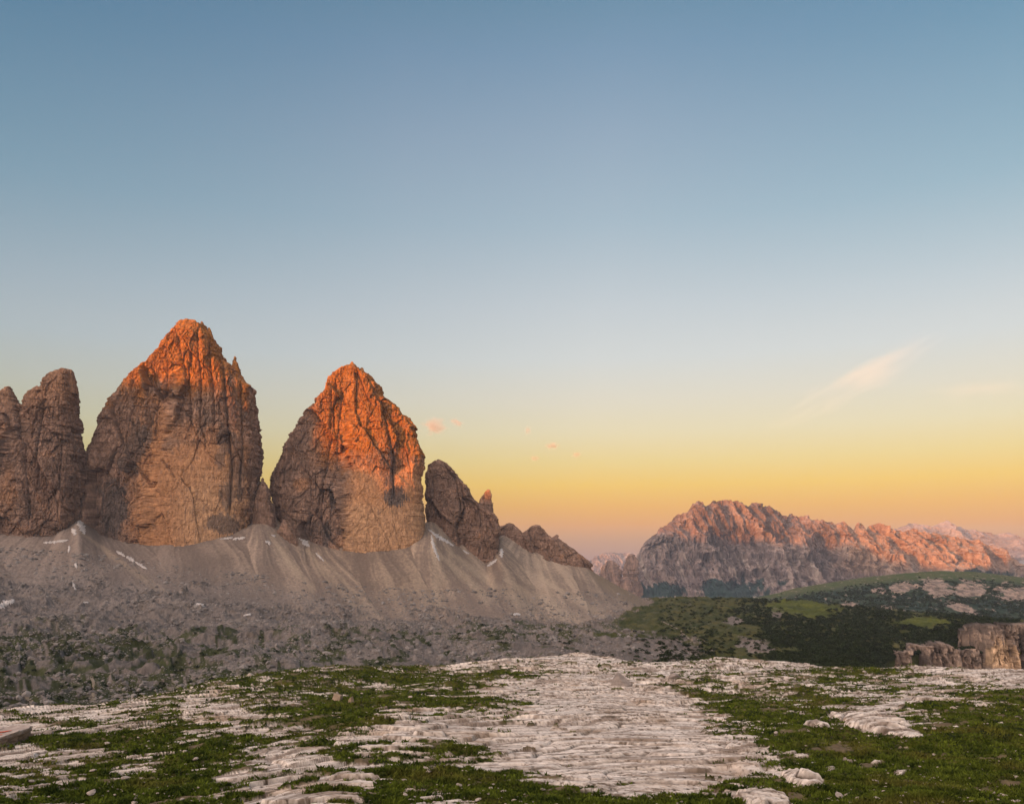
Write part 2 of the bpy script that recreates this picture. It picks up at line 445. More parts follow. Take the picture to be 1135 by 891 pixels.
patch = sstep(0.12, 0.3, fbm(TX / 34, TY / 70, o=5, seed=91, gain=0.6) - 0.05 + slab * (0.55 * np.exp(-(((q / 11 - np.floor(q / 11)) - 0.45) / 0.22) ** 2) - 0.06) + 0.10 * sstep(690, 705, PYG) + 0.22 * blob(PXG, PYG, 560, 702, 150, 11) - 0.3 * sstep(0, -1, PYG - 690) * (1 - green_r))
uu = PXG * 0.94 + PYG * 0.34; vv_ = PYG * 0.94 - PXG * 0.34
bands = fbm(uu / 46, vv_ / 6.5, o=5, seed=93, gain=0.6) + 0.35 * fbm(PXG / 5, PYG / 14, o=3, seed=95)
mossy = sstep(0.02, 0.22, bands - 0.30 + big * 0.35 + 0.42 * blob(PXG, PYG, 80, 738, 190, 58, wn * 0.3) + 0.22 * blob(PXG, PYG, 330, 715, 190, 34, wn * 0.4)) * sstep(683, 700, PYG) * (1 - is_scree) * (1 - green_r)
c = mixc(c, (0.028, 0.034, 0.012), mossy * 0.92)
c = mixc(c, (0.04, 0.046, 0.016), patch * (1 - is_scree) * (1 - green_r) * 0.9 * sstep(672, 694, PYG))
tv = np.stack([TX, TY, TZ2], -1)
terrain = link('terrain', raw_mesh('terrain', tv, grid_faces(*TX.shape), tint=c), M_SCREE, kind='structure', label='grey scree slopes, moraine and green pastures of the valley below the rock towers', cat='terrain')
TPYV = HZ - F * TZ2 / TY
TMIN = np.minimum.accumulate(np.vstack([np.full((1, TX.shape[1]), 9999.0), TPYV[30:]]), axis=0)[1:]
def on_terrain(px, py, lift=0.0):
    """where the valley ground lies along the sight line of a place"""
    j = int(np.clip(round((px - TPX[0]) / (TPX[1] - TPX[0])), 0, len(TPX) - 1))
    col = TMIN[:, j]
    i = int(np.searchsorted(-col, -py)) + 30
    i = min(i, TY.shape[0] - 1)
    return Vector((TX[i, j], TY[i, j], TZ2[i, j] + lift)), i, j

# ------------------------------------------------------------------ rock masses
ROCK = np.array((0.235, 0.150, 0.112)); OCHRE = np.array((0.41, 0.205, 0.098)); LIT_CROWN = np.array((0.34, 0.135, 0.024)); DARK = np.array((0.085, 0.068, 0.062)); PALE = np.array((0.40, 0.25, 0.15))

def notch(t):
    """random steps, -1..1"""
    t = np.floor(t + 0.35 * np.sin(t * 2.1))
    return (_h(t.astype(np.int64), np.zeros(t.shape, np.int64), np.zeros(t.shape, np.int64), 77) & np.uint32(1023)).astype(np.float32) / 511.5 - 1

def rock_mass(name, tl, tr, Yc, hd, base, nz, nf, seed, tint=None, cracks=(), calm=None, amp=1.0, boxy=0.58, jag=1.0, lean=0.0, ledge=1.0, nb=None, mat=None, unit=1.0, **kw):
    tl = np.array(tl, float); tr = np.array(tr, float)      # (column, row) knots of either edge, top to bottom
    top = min(tl[0, 1], tr[0, 1])
    py = top + (base - top) * np.linspace(0, 1, nz)
    pl = np.interp(py, tl[:, 1], tl[:, 0]); pr = np.interp(py, tr[:, 1], tr[:, 0])
    k = Yc / F
    jg = lambda q_: (gn(py / 3.1, py * 0 + q_, seed=seed + 31) * 0.5 + gn(py / 9.0, py * 0 + q_, seed=seed + 32) * 1.0 + notch(py / 5.2 + q_) * 1.2 + notch(py / 1.9 + q_ * 3) * 0.5) * jag * sstep(top, top + 3, py)
    pl = pl + jg(0.5) + 0.6 * jag; pr = pr + jg(7.5) - 0.6 * jag
    z = (HZ - py) * k
    cx = ((pl + pr) / 2 - CX) * k; hw = (pr - pl) / 2 * k
    t = (py - top) / (base - top)
    hdz = hd * (0.16 + 0.84 * np.power(t, 0.62))
    hdz = np.minimum(hdz, np.maximum(hw * 1.3, 4 * unit))
    nb = nb or max(24, nf // 5)
    th = np.concatenate([np.linspace(math.pi, 2 * math.pi, nf, endpoint=False), np.linspace(0, math.pi, nb, endpoint=False)])
    ct, st = np.cos(th), np.sin(th)
    spow = lambda a, p: np.sign(a) * np.abs(a) ** p
    X = cx[:, None] + hw[:, None] * spow(ct, boxy)[None, :]
    Y = Yc + lean * t[:, None] + hdz[:, None] * spow(st, boxy)[None, :]
    Z = np.repeat(z[:, None], len(th), 1)
    nx = ct[None, :] / hw[:, None]; ny = st[None, :] / hdz[:, None]
    ln = np.hypot(nx, ny); nx, ny = nx / ln, ny / ln
    u = unit
    wx = fbm(X / (70 * u), Y / (70 * u), Z / (70 * u), o=3, seed=seed + 1) * 12 * u
    thin = np.clip(hw / (70 * u), 0.12, 1)[:, None]
    XW, YW = X + wx * 0.35, Y + wx * 0.35
    side = 1 - 0.80 * sstep(0.55, 0.98, np.abs(ct))[None, :]
    f0_, v0_, g0_ = facets((XW + 0.25 * Z) / (105 * u), YW / (105 * u), Z / (170 * u), seed + 2, 1.2)
    butt = (f0_ - 0.2) * 36 * u * side * thin 
    f1_, v1, g1 = facets((XW - 0.2 * Z) / (33 * u), YW / (33 * u), Z / (48 * u), seed + 5, 1.1)
    f2_, v2, g2 = facets(XW / (10 * u), YW / (10 * u), Z / (15 * u), seed + 6, 0.9)
    f3_, v3, g3_ = facets(X / (4.4 * u), Y / (4.4 * u), Z / (5.0 * u), seed + 16, 0.8)
    chim = -np.exp(-(g0_ / 0.05) ** 2) * 4 * u * thin
    fine_ch = -np.exp(-(np.abs(gn(XW / (21 * u), Z / (160 * u), seed=seed + 4)) / 0.03)) * 2.2 * u
    gap = -np.exp(-(g1 / 0.05) ** 2) * 1.8 * u - np.exp(-(g2 / 0.07) ** 2) * 1.2 * u
    zz = Z + 0.10 * X + wx * 0.5 + fbm(X / (30 * u), Y / (30 * u), o=2, seed=seed + 7) * 4 * u
    s1 = zz / (21 * u); s2 = zz / (6.3 * u)
    lm = sstep(-0.1, 0.4, fbm(X / (60 * u), Y / (60 * u), Z / (60 * u), o=3, seed=seed + 17))
    led = (0.5 - (s1 - np.floor(s1))) * 5.0 * u * lm * ledge + (0.5 - (s2 - np.floor(s2))) * 1.0 * u * (0.4 + lm) * ledge
    led = led * (0.35 + 0.65 * side)
    rough = fbm(X / (14 * u), Y / (14 * u), Z / (14 * u), o=4, seed=seed + 8, gain=0.6) * 1.6 * u
    PX, PY = to_px(X * Yc / Y, Yc + 0 * Y, Z * Yc / Y)
    m = np.ones_like(X) if calm is None else 1 - calm(PX, PY, wx / (12 * u))
    d = butt * (0.14 + 0.86 * m) + (chim + fine_ch + gap + ((f1_ - 0.15) * 7.5 * u * (0.45 + 0.55 * side) + (f2_ * 3.4 * u + f3_ * 1.9 * u) * (0.8 + 0.2 * side)) * (0.35 + 0.65 * thin) + led + rough) * (0.12 + 0.88 * m) + f3_ * 1.1 * u * (1 - m) + (0.5 - (s1 - np.floor(s1))) * 0.45 * u * (1 - m)
    crk = np.zeros_like(X)
    front = sstep(0.0, 0.25, -st)[None, :]
    for pts, wd, dep in cracks:
        pts = np.array(pts, float)
        cxp = np.interp(PY, pts[:, 1], pts[:, 0]) + wx / (12 * u) * 1.5
        inside = sstep(pts[0, 1] - 6, pts[0, 1] + 6, PY) * (1 - sstep(pts[-1, 1] - 8, pts[-1, 1] + 8, PY))
        cc = np.exp(-np.abs((PX - cxp) / (wd * 0.62))) * inside * front
        d = d - cc * dep * 0.6 * u
        crk = np.maximum(crk, cc)
    lim = np.maximum(hw, 3 * u)[:, None] * 0.55
    d = d - (1 - side) * 3 * u * thin
    d = np.clip(d * amp, -lim, lim) * (0.35 + 0.65 * sstep(0.0, 0.05, t))[:, None]
    X = X + nx * d; Y = Y + ny * d
    # sloping, uneven crest
    Z = Z + fbm(X / (16 * u), Y / (16 * u), Z / (40 * u), o=3, seed=seed + 9) * 8 * u * (1 - sstep(0.0, 0.12, t))[:, None]
    V = np.stack([X, Y, Z], -1).reshape(-1, 3)
    n = len(th)
    capi = len(V)
    V = np.vstack([V, [[cx[0], Yc, Z[0].max() + 2 * u]]])
    Q = grid_faces(nz, n, wrap=True)
    i = np.arange(n)
    T = np.stack([np.full(n, capi), (i + 1) % n, i], -1)
    Q = Q[:, ::-1]
    streak = fbm(X / (5 * u), Y / (5 * u), Z / (95 * u), o=3, seed=seed + 11, gain=0.6)
    mott = fbm(X / (45 * u), Y / (45 * u), Z / (45 * u), o=4, seed=seed + 12, gain=0.6)
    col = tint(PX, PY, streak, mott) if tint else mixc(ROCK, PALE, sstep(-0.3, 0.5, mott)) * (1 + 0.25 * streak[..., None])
    vert = fbm(XW / (2.6 * u), YW / (2.6 * u), Z / (70 * u), o=3, seed=seed + 14, gain=0.6)
    col = col * (1 + 0.55 * vert * (0.45 + 0.55 * m))[..., None]
    bed = fbm(zz / (3.2 * u), X / (160 * u), o=3, seed=seed + 13)
    col = col * (1 + 0.34 * bed * (0.4 + 0.6 * m) + 0.3 * (v2 - 0.5) + 0.3 * (v3 - 0.5))[..., None]
    col = mixc(col, DARK, np.clip(np.exp(-(g1 / 0.045) ** 2) * 0.18 * m + crk * 0.24, 0, 0.6))
    C = np.vstack([col.reshape(-1, 3), col.reshape(-1, 3)[:1]])
    me = raw_mesh(name, V, Q, T, smooth=False, tint=C)
    return link(name, me, mat or M_CLIFF, **kw)

def tint_grande(px, py, st, mo):
    c = mixc(ROCK * 0.72, ROCK * 1.2, sstep(-0.35, 0.35, mo + st * 0.6))
    c = mixc(c, LIT_CROWN, (1 - sstep(415, 450, py + mo * 45)) * (0.62 + 0.35 * sstep(-0.3, 0.3, st)))  # low sun's orange painted into the summit rock, patchy at its lower edge
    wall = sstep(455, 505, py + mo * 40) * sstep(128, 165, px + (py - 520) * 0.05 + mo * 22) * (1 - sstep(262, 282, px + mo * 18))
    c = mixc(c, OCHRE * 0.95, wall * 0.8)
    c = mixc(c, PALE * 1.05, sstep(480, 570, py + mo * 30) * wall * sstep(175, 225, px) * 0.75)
    c = mixc(c, OCHRE, blob(px, py, 165, 478, 26, 50, mo * 0.6, 12) * 0.55)
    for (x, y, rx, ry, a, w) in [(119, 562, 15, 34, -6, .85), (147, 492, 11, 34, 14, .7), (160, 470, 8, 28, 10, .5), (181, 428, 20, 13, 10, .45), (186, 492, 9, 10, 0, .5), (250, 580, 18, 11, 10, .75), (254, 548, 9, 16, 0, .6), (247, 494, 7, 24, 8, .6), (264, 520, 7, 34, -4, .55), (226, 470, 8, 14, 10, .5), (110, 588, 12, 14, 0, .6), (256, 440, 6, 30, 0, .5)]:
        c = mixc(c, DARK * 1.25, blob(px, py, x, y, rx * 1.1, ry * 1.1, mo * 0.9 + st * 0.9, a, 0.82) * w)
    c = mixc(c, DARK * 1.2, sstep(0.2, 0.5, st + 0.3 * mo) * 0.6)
    return c

def tint_ovest(px, py, st, mo):
    c = mixc(ROCK * 0.72, ROCK * 1.22, sstep(-0.35, 0.35, mo + st * 0.6))
    c = mixc(c, LIT_CROWN, (1 - sstep(490, 525, py + mo * 30)) * sstep(335, 365, px + mo * 12) * (0.62 + 0.35 * sstep(-0.3, 0.3, st)))  # sunlit orange painted into the crown colour, right of its shaded flank
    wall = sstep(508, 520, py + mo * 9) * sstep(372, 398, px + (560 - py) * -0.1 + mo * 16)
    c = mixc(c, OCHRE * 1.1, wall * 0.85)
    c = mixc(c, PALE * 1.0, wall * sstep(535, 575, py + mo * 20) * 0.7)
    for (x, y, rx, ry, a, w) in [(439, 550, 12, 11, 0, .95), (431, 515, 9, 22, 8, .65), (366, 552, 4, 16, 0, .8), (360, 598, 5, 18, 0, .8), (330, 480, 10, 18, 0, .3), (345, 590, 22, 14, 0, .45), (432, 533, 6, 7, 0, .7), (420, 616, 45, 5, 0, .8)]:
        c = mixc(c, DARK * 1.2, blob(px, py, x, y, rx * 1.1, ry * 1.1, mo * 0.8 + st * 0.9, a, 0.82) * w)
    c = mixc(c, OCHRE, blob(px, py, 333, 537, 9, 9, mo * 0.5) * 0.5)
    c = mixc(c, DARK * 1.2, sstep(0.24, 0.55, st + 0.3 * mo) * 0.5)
    return c

def tint_grey(px, py, st, mo):
    c = mixc(ROCK * 0.72, ROCK * 1.12, sstep(-0.4, 0.4, mo + st * 0.5))
    c = mixc(c, OCHRE * 0.75, sstep(0.2, 0.5, mo - st * 0.3) * 0.5)
    return mixc(c, DARK * 1.2, sstep(0.22, 0.55, st) * 0.45)

def tint_piccola(px, py, st, mo):
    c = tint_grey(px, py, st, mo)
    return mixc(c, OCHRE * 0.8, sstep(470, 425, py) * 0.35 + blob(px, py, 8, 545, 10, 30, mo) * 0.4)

# three great towers and their neighbours, left to right
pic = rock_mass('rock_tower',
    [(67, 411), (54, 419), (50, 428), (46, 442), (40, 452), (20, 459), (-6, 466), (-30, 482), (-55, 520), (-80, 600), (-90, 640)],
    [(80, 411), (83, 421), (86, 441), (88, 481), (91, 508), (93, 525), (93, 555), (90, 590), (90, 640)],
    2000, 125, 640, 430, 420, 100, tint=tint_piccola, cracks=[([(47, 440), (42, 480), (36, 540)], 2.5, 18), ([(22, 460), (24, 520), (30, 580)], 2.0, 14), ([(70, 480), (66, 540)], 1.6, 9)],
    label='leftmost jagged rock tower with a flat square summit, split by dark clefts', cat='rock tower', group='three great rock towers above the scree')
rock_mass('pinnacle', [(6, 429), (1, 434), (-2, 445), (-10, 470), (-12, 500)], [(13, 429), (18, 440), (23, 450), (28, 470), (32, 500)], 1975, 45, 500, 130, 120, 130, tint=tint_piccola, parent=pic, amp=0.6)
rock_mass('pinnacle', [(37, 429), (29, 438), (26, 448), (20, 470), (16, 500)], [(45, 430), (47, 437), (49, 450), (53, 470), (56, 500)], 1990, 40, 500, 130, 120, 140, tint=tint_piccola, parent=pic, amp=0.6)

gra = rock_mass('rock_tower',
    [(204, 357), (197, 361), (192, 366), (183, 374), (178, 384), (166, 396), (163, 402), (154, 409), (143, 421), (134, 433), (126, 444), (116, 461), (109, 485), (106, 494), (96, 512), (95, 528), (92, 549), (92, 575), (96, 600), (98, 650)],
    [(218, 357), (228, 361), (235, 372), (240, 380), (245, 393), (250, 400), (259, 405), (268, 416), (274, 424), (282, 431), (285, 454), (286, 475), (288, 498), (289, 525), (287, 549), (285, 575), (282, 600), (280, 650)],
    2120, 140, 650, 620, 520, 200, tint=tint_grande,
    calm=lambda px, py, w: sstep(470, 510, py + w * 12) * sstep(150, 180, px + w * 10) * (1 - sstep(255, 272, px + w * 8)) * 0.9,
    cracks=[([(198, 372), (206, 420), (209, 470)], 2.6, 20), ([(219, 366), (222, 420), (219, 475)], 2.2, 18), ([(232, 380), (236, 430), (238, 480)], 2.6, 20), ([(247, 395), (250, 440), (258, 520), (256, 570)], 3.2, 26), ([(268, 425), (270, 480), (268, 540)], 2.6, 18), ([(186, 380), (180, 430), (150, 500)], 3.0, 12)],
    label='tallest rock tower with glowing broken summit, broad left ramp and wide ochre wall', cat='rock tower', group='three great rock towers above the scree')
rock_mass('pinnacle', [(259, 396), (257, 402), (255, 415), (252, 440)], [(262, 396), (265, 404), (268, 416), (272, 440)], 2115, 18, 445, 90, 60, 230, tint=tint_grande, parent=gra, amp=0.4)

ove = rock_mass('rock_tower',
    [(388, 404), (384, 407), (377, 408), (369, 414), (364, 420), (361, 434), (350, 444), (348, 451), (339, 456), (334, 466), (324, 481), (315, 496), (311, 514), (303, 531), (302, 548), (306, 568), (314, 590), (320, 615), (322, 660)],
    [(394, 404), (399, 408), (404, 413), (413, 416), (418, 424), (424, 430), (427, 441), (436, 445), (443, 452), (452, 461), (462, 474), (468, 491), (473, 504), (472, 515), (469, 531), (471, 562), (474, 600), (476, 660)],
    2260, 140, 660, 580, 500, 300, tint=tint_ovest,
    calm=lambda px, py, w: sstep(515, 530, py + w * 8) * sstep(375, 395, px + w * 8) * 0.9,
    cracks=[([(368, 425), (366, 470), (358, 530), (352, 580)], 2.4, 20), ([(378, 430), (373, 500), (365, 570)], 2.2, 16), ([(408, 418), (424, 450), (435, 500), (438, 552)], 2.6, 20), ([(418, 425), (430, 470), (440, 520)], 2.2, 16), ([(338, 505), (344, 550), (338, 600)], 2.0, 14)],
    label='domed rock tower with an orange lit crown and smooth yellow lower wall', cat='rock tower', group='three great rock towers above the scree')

def spire(parent, px, top, w, h, Yc, seed, tint):
    rock_mass('pinnacle', [(px - w * 0.22, top), (px - w * 0.4, top + h * 0.3), (px - w * 0.55, top + h * 0.6), (px - w * 0.8, top + h)],
        [(px + w * 0.22, top), (px + w * 0.36, top + h * 0.25), (px + w * 0.6, top + h * 0.6), (px + w * 0.8, top + h)], Yc, w * 1.6, top + h, 46, 44, seed, tint=tint, parent=parent, amp=0.35, jag=0.4)
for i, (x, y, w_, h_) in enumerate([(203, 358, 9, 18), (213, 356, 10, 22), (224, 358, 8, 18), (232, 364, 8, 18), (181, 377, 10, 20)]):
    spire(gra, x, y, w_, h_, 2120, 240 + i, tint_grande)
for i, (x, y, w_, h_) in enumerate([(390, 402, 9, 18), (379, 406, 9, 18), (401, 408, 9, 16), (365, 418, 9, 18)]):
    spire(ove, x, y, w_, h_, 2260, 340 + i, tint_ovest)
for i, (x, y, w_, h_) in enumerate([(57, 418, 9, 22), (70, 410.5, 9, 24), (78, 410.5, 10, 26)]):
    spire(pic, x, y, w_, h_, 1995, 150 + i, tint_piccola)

rt = rock_mass('rock_peak',
    [(482, 511), (474, 516), (471, 528), (470, 560), (471, 610), (474, 660)],
    [(489, 511), (496, 513), (506, 524), (518, 538), (527, 551), (534, 560), (548, 568), (554, 575), (557, 590), (556, 606), (553, 630), (553, 660)],
    2400, 115, 660, 300, 320, 400, tint=tint_grey, cracks=[([(507, 526), (511, 570), (516, 610)], 2.2, 20), ([(532, 556), (536, 590)], 1.6, 12)],
    label='grey rounded rock peak right of the domed tower, with a slim pinnacle on its shoulder', cat='rock peak')
rock_mass('pinnacle', [(538, 543), (535, 546), (530, 553), (528, 575), (528, 600)], [(544, 543), (546, 549), (547, 562), (550, 580), (552, 600)], 2390, 26, 600, 110, 90, 430, tint=lambda a, b, st, mo: mixc(tint_grey(a, b, st, mo), OCHRE, sstep(560, 545, b) * 0.5), parent=rt, amp=0.5)

for i, (tl, tr, Yc, hd, base, lab) in enumerate([
    ([(560, 581), (553, 584), (550, 600), (547, 640)], [(570, 581), (577, 588), (584, 594), (593, 605), (602, 640)], 2540, 85, 640, 'small rock crag on the scree crest, next to the slim pinnacle'),
    ([(588, 583), (580, 590), (571, 603), (562, 645)], [(600, 584), (608, 590), (616, 598), (627, 612), (636, 645)], 2560, 95, 645, 'rounded rock crag on the scree crest, highest of its ridge'),
    ([(614, 594), (606, 598), (597, 609), (588, 650)], [(620, 596), (630, 604), (640, 610), (649, 617), (657, 626), (664, 650)], 2590, 95, 650, 'long stepped rock crag where the crest slopes down towards the pass')]):
    rock_mass('rock_crag', tl, tr, Yc, hd, base, 120, 200, 500 + i * 20, tint=tint_grey, amp=0.7, label=lab, cat='rock crag', group='rock crags on the scree crest')
for i, (tl, tr, Yc, hd, base, lab) in enumerate([
    ([(289, 530), (284, 545), (280, 570), (276, 600), (274, 630)], [(293, 531), (299, 545), (304, 565), (307, 585), (310, 630)], 2120, 45, 630, 'dark rock buttress filling the gap between the two largest towers'),
    ([(313, 577), (308, 590), (305, 606), (302, 640)], [(319, 578), (328, 592), (333, 606), (338, 640)], 2085, 28, 640, 'small dark rock buttress at the left foot of the domed tower'),
    ([(92, 520), (88, 540), (84, 575), (80, 620)], [(97, 520), (101, 545), (104, 575), (108, 620)], 2190, 30, 620, 'shadowed rock buttress deep in the cleft right of the leftmost tower')]):
    rock_mass('rock_buttress', tl, tr, Yc, hd, base, 130, 150, 600 + i * 20, tint=tint_grey, amp=0.6, label=lab, cat='rock buttress')

def tint_cliff(px, py, st, mo):
    c = mixc((0.16, 0.125, 0.108), (0.36, 0.265, 0.21), sstep(-0.3, 0.35, mo + st * 0.9))
    return mixc(c, (0.13, 0.105, 0.095), sstep(0.15, 0.45, st) * 0.7)
def tint_cliff_pale(px, py, st, mo):
    return mixc((0.48, 0.33, 0.215), (0.24, 0.18, 0.145), sstep(0.0, 0.35, st + mo * 0.3))
def cliff_wall(name, top, base, depth, seed, tint, nc, nr, **kw):
    top = np.array(top, float); dp = np.array(depth, float)
    px = np.linspace(top[0, 0], top[-1, 0], nc)
    ty_ = np.interp(px, top[:, 0], top[:, 1]) + fbm(px / 4, px * 0 + seed, o=3, seed=seed) * 2.2
    Yc = np.interp(px, dp[:, 0], dp[:, 1])
    v = np.linspace(0, 1, nr)[:, None]
    py = ty_ + (base - ty_) * v
    X = (px - CX) / F * Yc + 0 * v; Z = (HZ - py) / F * Yc; Y = Yc - v * 26
    f0_, _, g0_ = facets(X / 30, Y / 60, Z / 130, seed + 1, 1.2)
    f1_, _, g1_ = facets(X / 10, Y / 20, Z / 34, seed + 2, 1.1)
    f2_, _, g2_ = facets(X / 4, Y / 8, Z / 6, seed + 3, 0.9)
    rg = ridge(X / 22, Z / 140, o=2, seed=seed + 4)
    Y = Y - (f0_ * 30 + f1_ * 15 + f2_ * 4 + (rg - 0.6) * 22) + np.exp(-(g1_ / 0.06) ** 2) * 4
    Z = Z + f1_ * 3 * (1 - sstep(0, 0.25, v))
    st = fbm(X / 2.6, Z / 60, o=4, seed=seed + 5, gain=0.65); mo = fbm(X / 25, Z / 25, o=4, seed=seed + 6)
    col = tint(px + 0 * v, py, st, mo) * (1 + 0.5 * f2_ + 0.3 * fbm(Z / 3, X / 60, o=3, seed=seed + 7))[..., None]
    Xt = np.concatenate([X[:1] * 1.06, X]); Yt = np.concatenate([Y[:1] + 90, Y]); Zt = np.concatenate([Z[:1] - 4, Z])
    col = np.concatenate([col[:1] * 0.4, col])
    return link(name, raw_mesh(name, np.stack([Xt, Yt, Zt], -1), grid_faces(*Xt.shape)[:, ::-1], smooth=False, tint=col), M_CLIFF, **kw)
cliff_wall('rock_cliff', [(978, 738), (985, 731), (994, 722), (1004, 719), (1012, 715), (1026, 716), (1040, 713), (1052, 718), (1064, 720), (1080, 716)], 775, [(978, 1330), (1000, 1325), (1030, 1335), (1070, 1345), (1080, 1350)], 710, tint_cliff, 220, 90,
    label='low tan rock cliff under the dark dwarf pines, left of the tall gorge wall', cat='rock cliff', group='gorge cliffs')
def tint_gorge(px, py, st, mo):
    b = blob(px, py, 1103, 738, 21, 32, st * 0.5, 0, 0.8)
    return mixc(tint_cliff(px, py, st, mo) * 0.85, tint_cliff_pale(px, py, st, mo) * 1.05, b)
cliff_wall('rock_cliff', [(1064, 724), (1069, 706), (1073, 694), (1084, 692), (1096, 694), (1110, 691), (1130, 693), (1160, 690), (1200, 696), (1260, 704), (1310, 715)], 790, [(1064, 1366), (1069, 1358), (1082, 1345), (1090, 1322), (1118, 1318), (1126, 1350), (1200, 1360), (1310, 1380)], 730, tint_gorge, 420, 150,
    label='tall fluted gorge cliff with one bright tan buttress, capped by dwarf pines', cat='rock cliff', group='gorge cliffs')

# ------------------------------------------------------------------ far mountains and hills: slopes between a skyline and a foot
def far_slope(name, sky_pts, foot_pts, Yr, Yf, px0, px1, nc, nr, seed, amp, wl, power, tint, mat, jag=1.0, foot_drop=True, soft=1.0, **kw):
    px = np.linspace(px0, px1, nc)
    s = np.array(sky_pts, float); f = np.array(foot_pts, float)
    sky_py = np.interp(px, s[:, 0], s[:, 1]); foot_py = np.interp(px, f[:, 0], f[:, 1])
    k = Yr / F
    sky_py = sky_py + (fbm(px / 9, px * 0 + 3.3, o=4, seed=seed, gain=0.6) * 3.2 * jag)
    zt = (HZ - sky_py) * k; zf = (HZ - foot_py) / F * Yf
    v = np.linspace(0, 1, nr)[:, None]
    Y = Yf + (Yr - Yf) * v + 0 * px
    Z = zf + (zt - zf) * v ** power
    X = (px - CX)[None, :] / F * (Yr * v ** 0.5 + Yf * (1 - v ** 0.5))
    warp = fbm(X / (wl * 1.6), Y / (wl * 1.6), o=3, seed=seed + 1) * wl * 0.35
    r = ridge((X + warp) / wl, (Y + warp) / (wl * 1.7), o=6, seed=seed + 2, gain=0.6) - 0.62
    r2 = fbm(X / (wl * 0.16), Y / (wl * 0.3), o=4, seed=seed + 3, gain=0.6)
    sh = np.sqrt(np.clip(v * 1.6, 0, 1)) * (1 - 0.86 * sstep(0.55, 1.0, v))
    Z = Z + (r * amp + r2 * amp * 0.09) * sh
    Y = Y - (r * amp * 0.5 + r2 * amp * 0.07) * sstep(0.3, 0.8, v) * soft
    if soft >= 1:
        c1, e0, e1 = facets((X + warp) / (amp * 0.75), (Y + warp) / (amp * 1.1), Z / (amp * 0.9), seed + 5, 1.1)
        c2, e0, e2 = facets((X + warp) / (amp * 0.24), Y / (amp * 0.4), Z / (amp * 0.3), seed + 6, 1.0)
        c3, e0, e3 = facets(X / (amp * 0.09), Y / (amp * 0.2), Z / (amp * 0.13), seed + 7, 1.0)
        rx = X + warp * 0.45 + Z * 0.35
        gly = ridge(rx / (amp * 1.15), Z / (amp * 5) + Y / (amp * 7), o=5, seed=seed + 8, gain=0.62) - 0.6
        Y = Y - (c1 * amp * 0.22 + c2 * amp * 0.06 * sstep(0.2, 0.6, v) + c3 * amp * 0.05 * sstep(0.25, 0.6, v) + gly * amp * 1.7 * (1.15 - 0.5 * v)) * sstep(0.1, 0.45, v)
        Z = Z + (c1 * amp * 0.16 + c2 * amp * 0.03) * (0.12 + 0.6 * sh)
    # ledges across the slope
    q = Z + warp * 0.12
    Z = Z + (0.5 - (q / (amp * 0.5) - np.floor(q / (amp * 0.5)))) * amp * 0.10 * sh
    PX, PY = to_px(X, Y, Z)
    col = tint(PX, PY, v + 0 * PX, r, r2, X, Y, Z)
    # far side
    Yb = np.concatenate([Y, Y[-1:] + (Yr - Yf) * 0.25, Y[-1:] + (Yr - Yf) * 0.8])
    Xb = np.concatenate([X, X[-1:] * 1.01, X[-1:] * 1.04])
    Zb = np.concatenate([Z, Z[-1:] * 0.6 + zf * 0.4, zf[None, :] + 0 * Z[-1:]])
    col = np.concatenate([col, col[-1:], col[-1:]])
    me = raw_mesh(name, np.stack([Xb, Yb, Zb], -1), grid_faces(*Xb.shape), smooth=soft < 1, tint=col)
    return link(name, me, mat, **kw), X, Y, Z, PX, PY

def tint_massif(px, py, v, r, r2, X, Y, Z):
    c = mixc((0.15, 0.112, 0.104), (0.29, 0.22, 0.196), sstep(-0.25, 0.3, r + r2 * 0.5 + 0.5 * fbm(px / 3.5, py / 12, o=4, seed=903, gain=0.65)))
    c = mixc(c, (0.42, 0.27, 0.18), sstep(905, 960, px + r2 * 30) * (1 - sstep(625, 645, py)) * 0.7)  # sunlit band painted brighter and warmer on the right end
    n = fbm(X / 220, Y / 300, o=5, seed=905, gain=0.6)
    bedm = fbm((Z + 0.22 * X) / 42, X / 900, o=4, seed=909, gain=0.6)
    c = c * (1 + 0.25 * bedm)[..., None]
    n2 = fbm(px / 7 - py * 0.06, py / 60, o=4, seed=907, gain=0.6)
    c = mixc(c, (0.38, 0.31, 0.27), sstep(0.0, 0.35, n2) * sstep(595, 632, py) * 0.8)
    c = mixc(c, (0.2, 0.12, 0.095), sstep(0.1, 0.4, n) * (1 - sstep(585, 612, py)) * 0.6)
    f = np.maximum.reduce([blob(px, py, 812, 657, 44, 17, n * 0.9 + n2 * 0.5), blob(px, py, 735, 656, 34, 9, n * 0.8 + n2 * 0.9), blob(px, py, 900, 660, 40, 8, n + n2 * 0.5), blob(px, py, 1080, 640, 60, 10, n)])
    f = np.maximum(f, sstep(0.25, 0.5, n - n2 * 0.4) * sstep(630, 650, py) * 0.7)
    c = mixc(c, (0.022, 0.045, 0.04), sstep(0.3, 0.6, f))
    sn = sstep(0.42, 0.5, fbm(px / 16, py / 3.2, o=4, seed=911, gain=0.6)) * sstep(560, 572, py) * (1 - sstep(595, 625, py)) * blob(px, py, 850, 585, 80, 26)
    return mixc(c, (0.62, 0.58, 0.56), sn * 0.8)

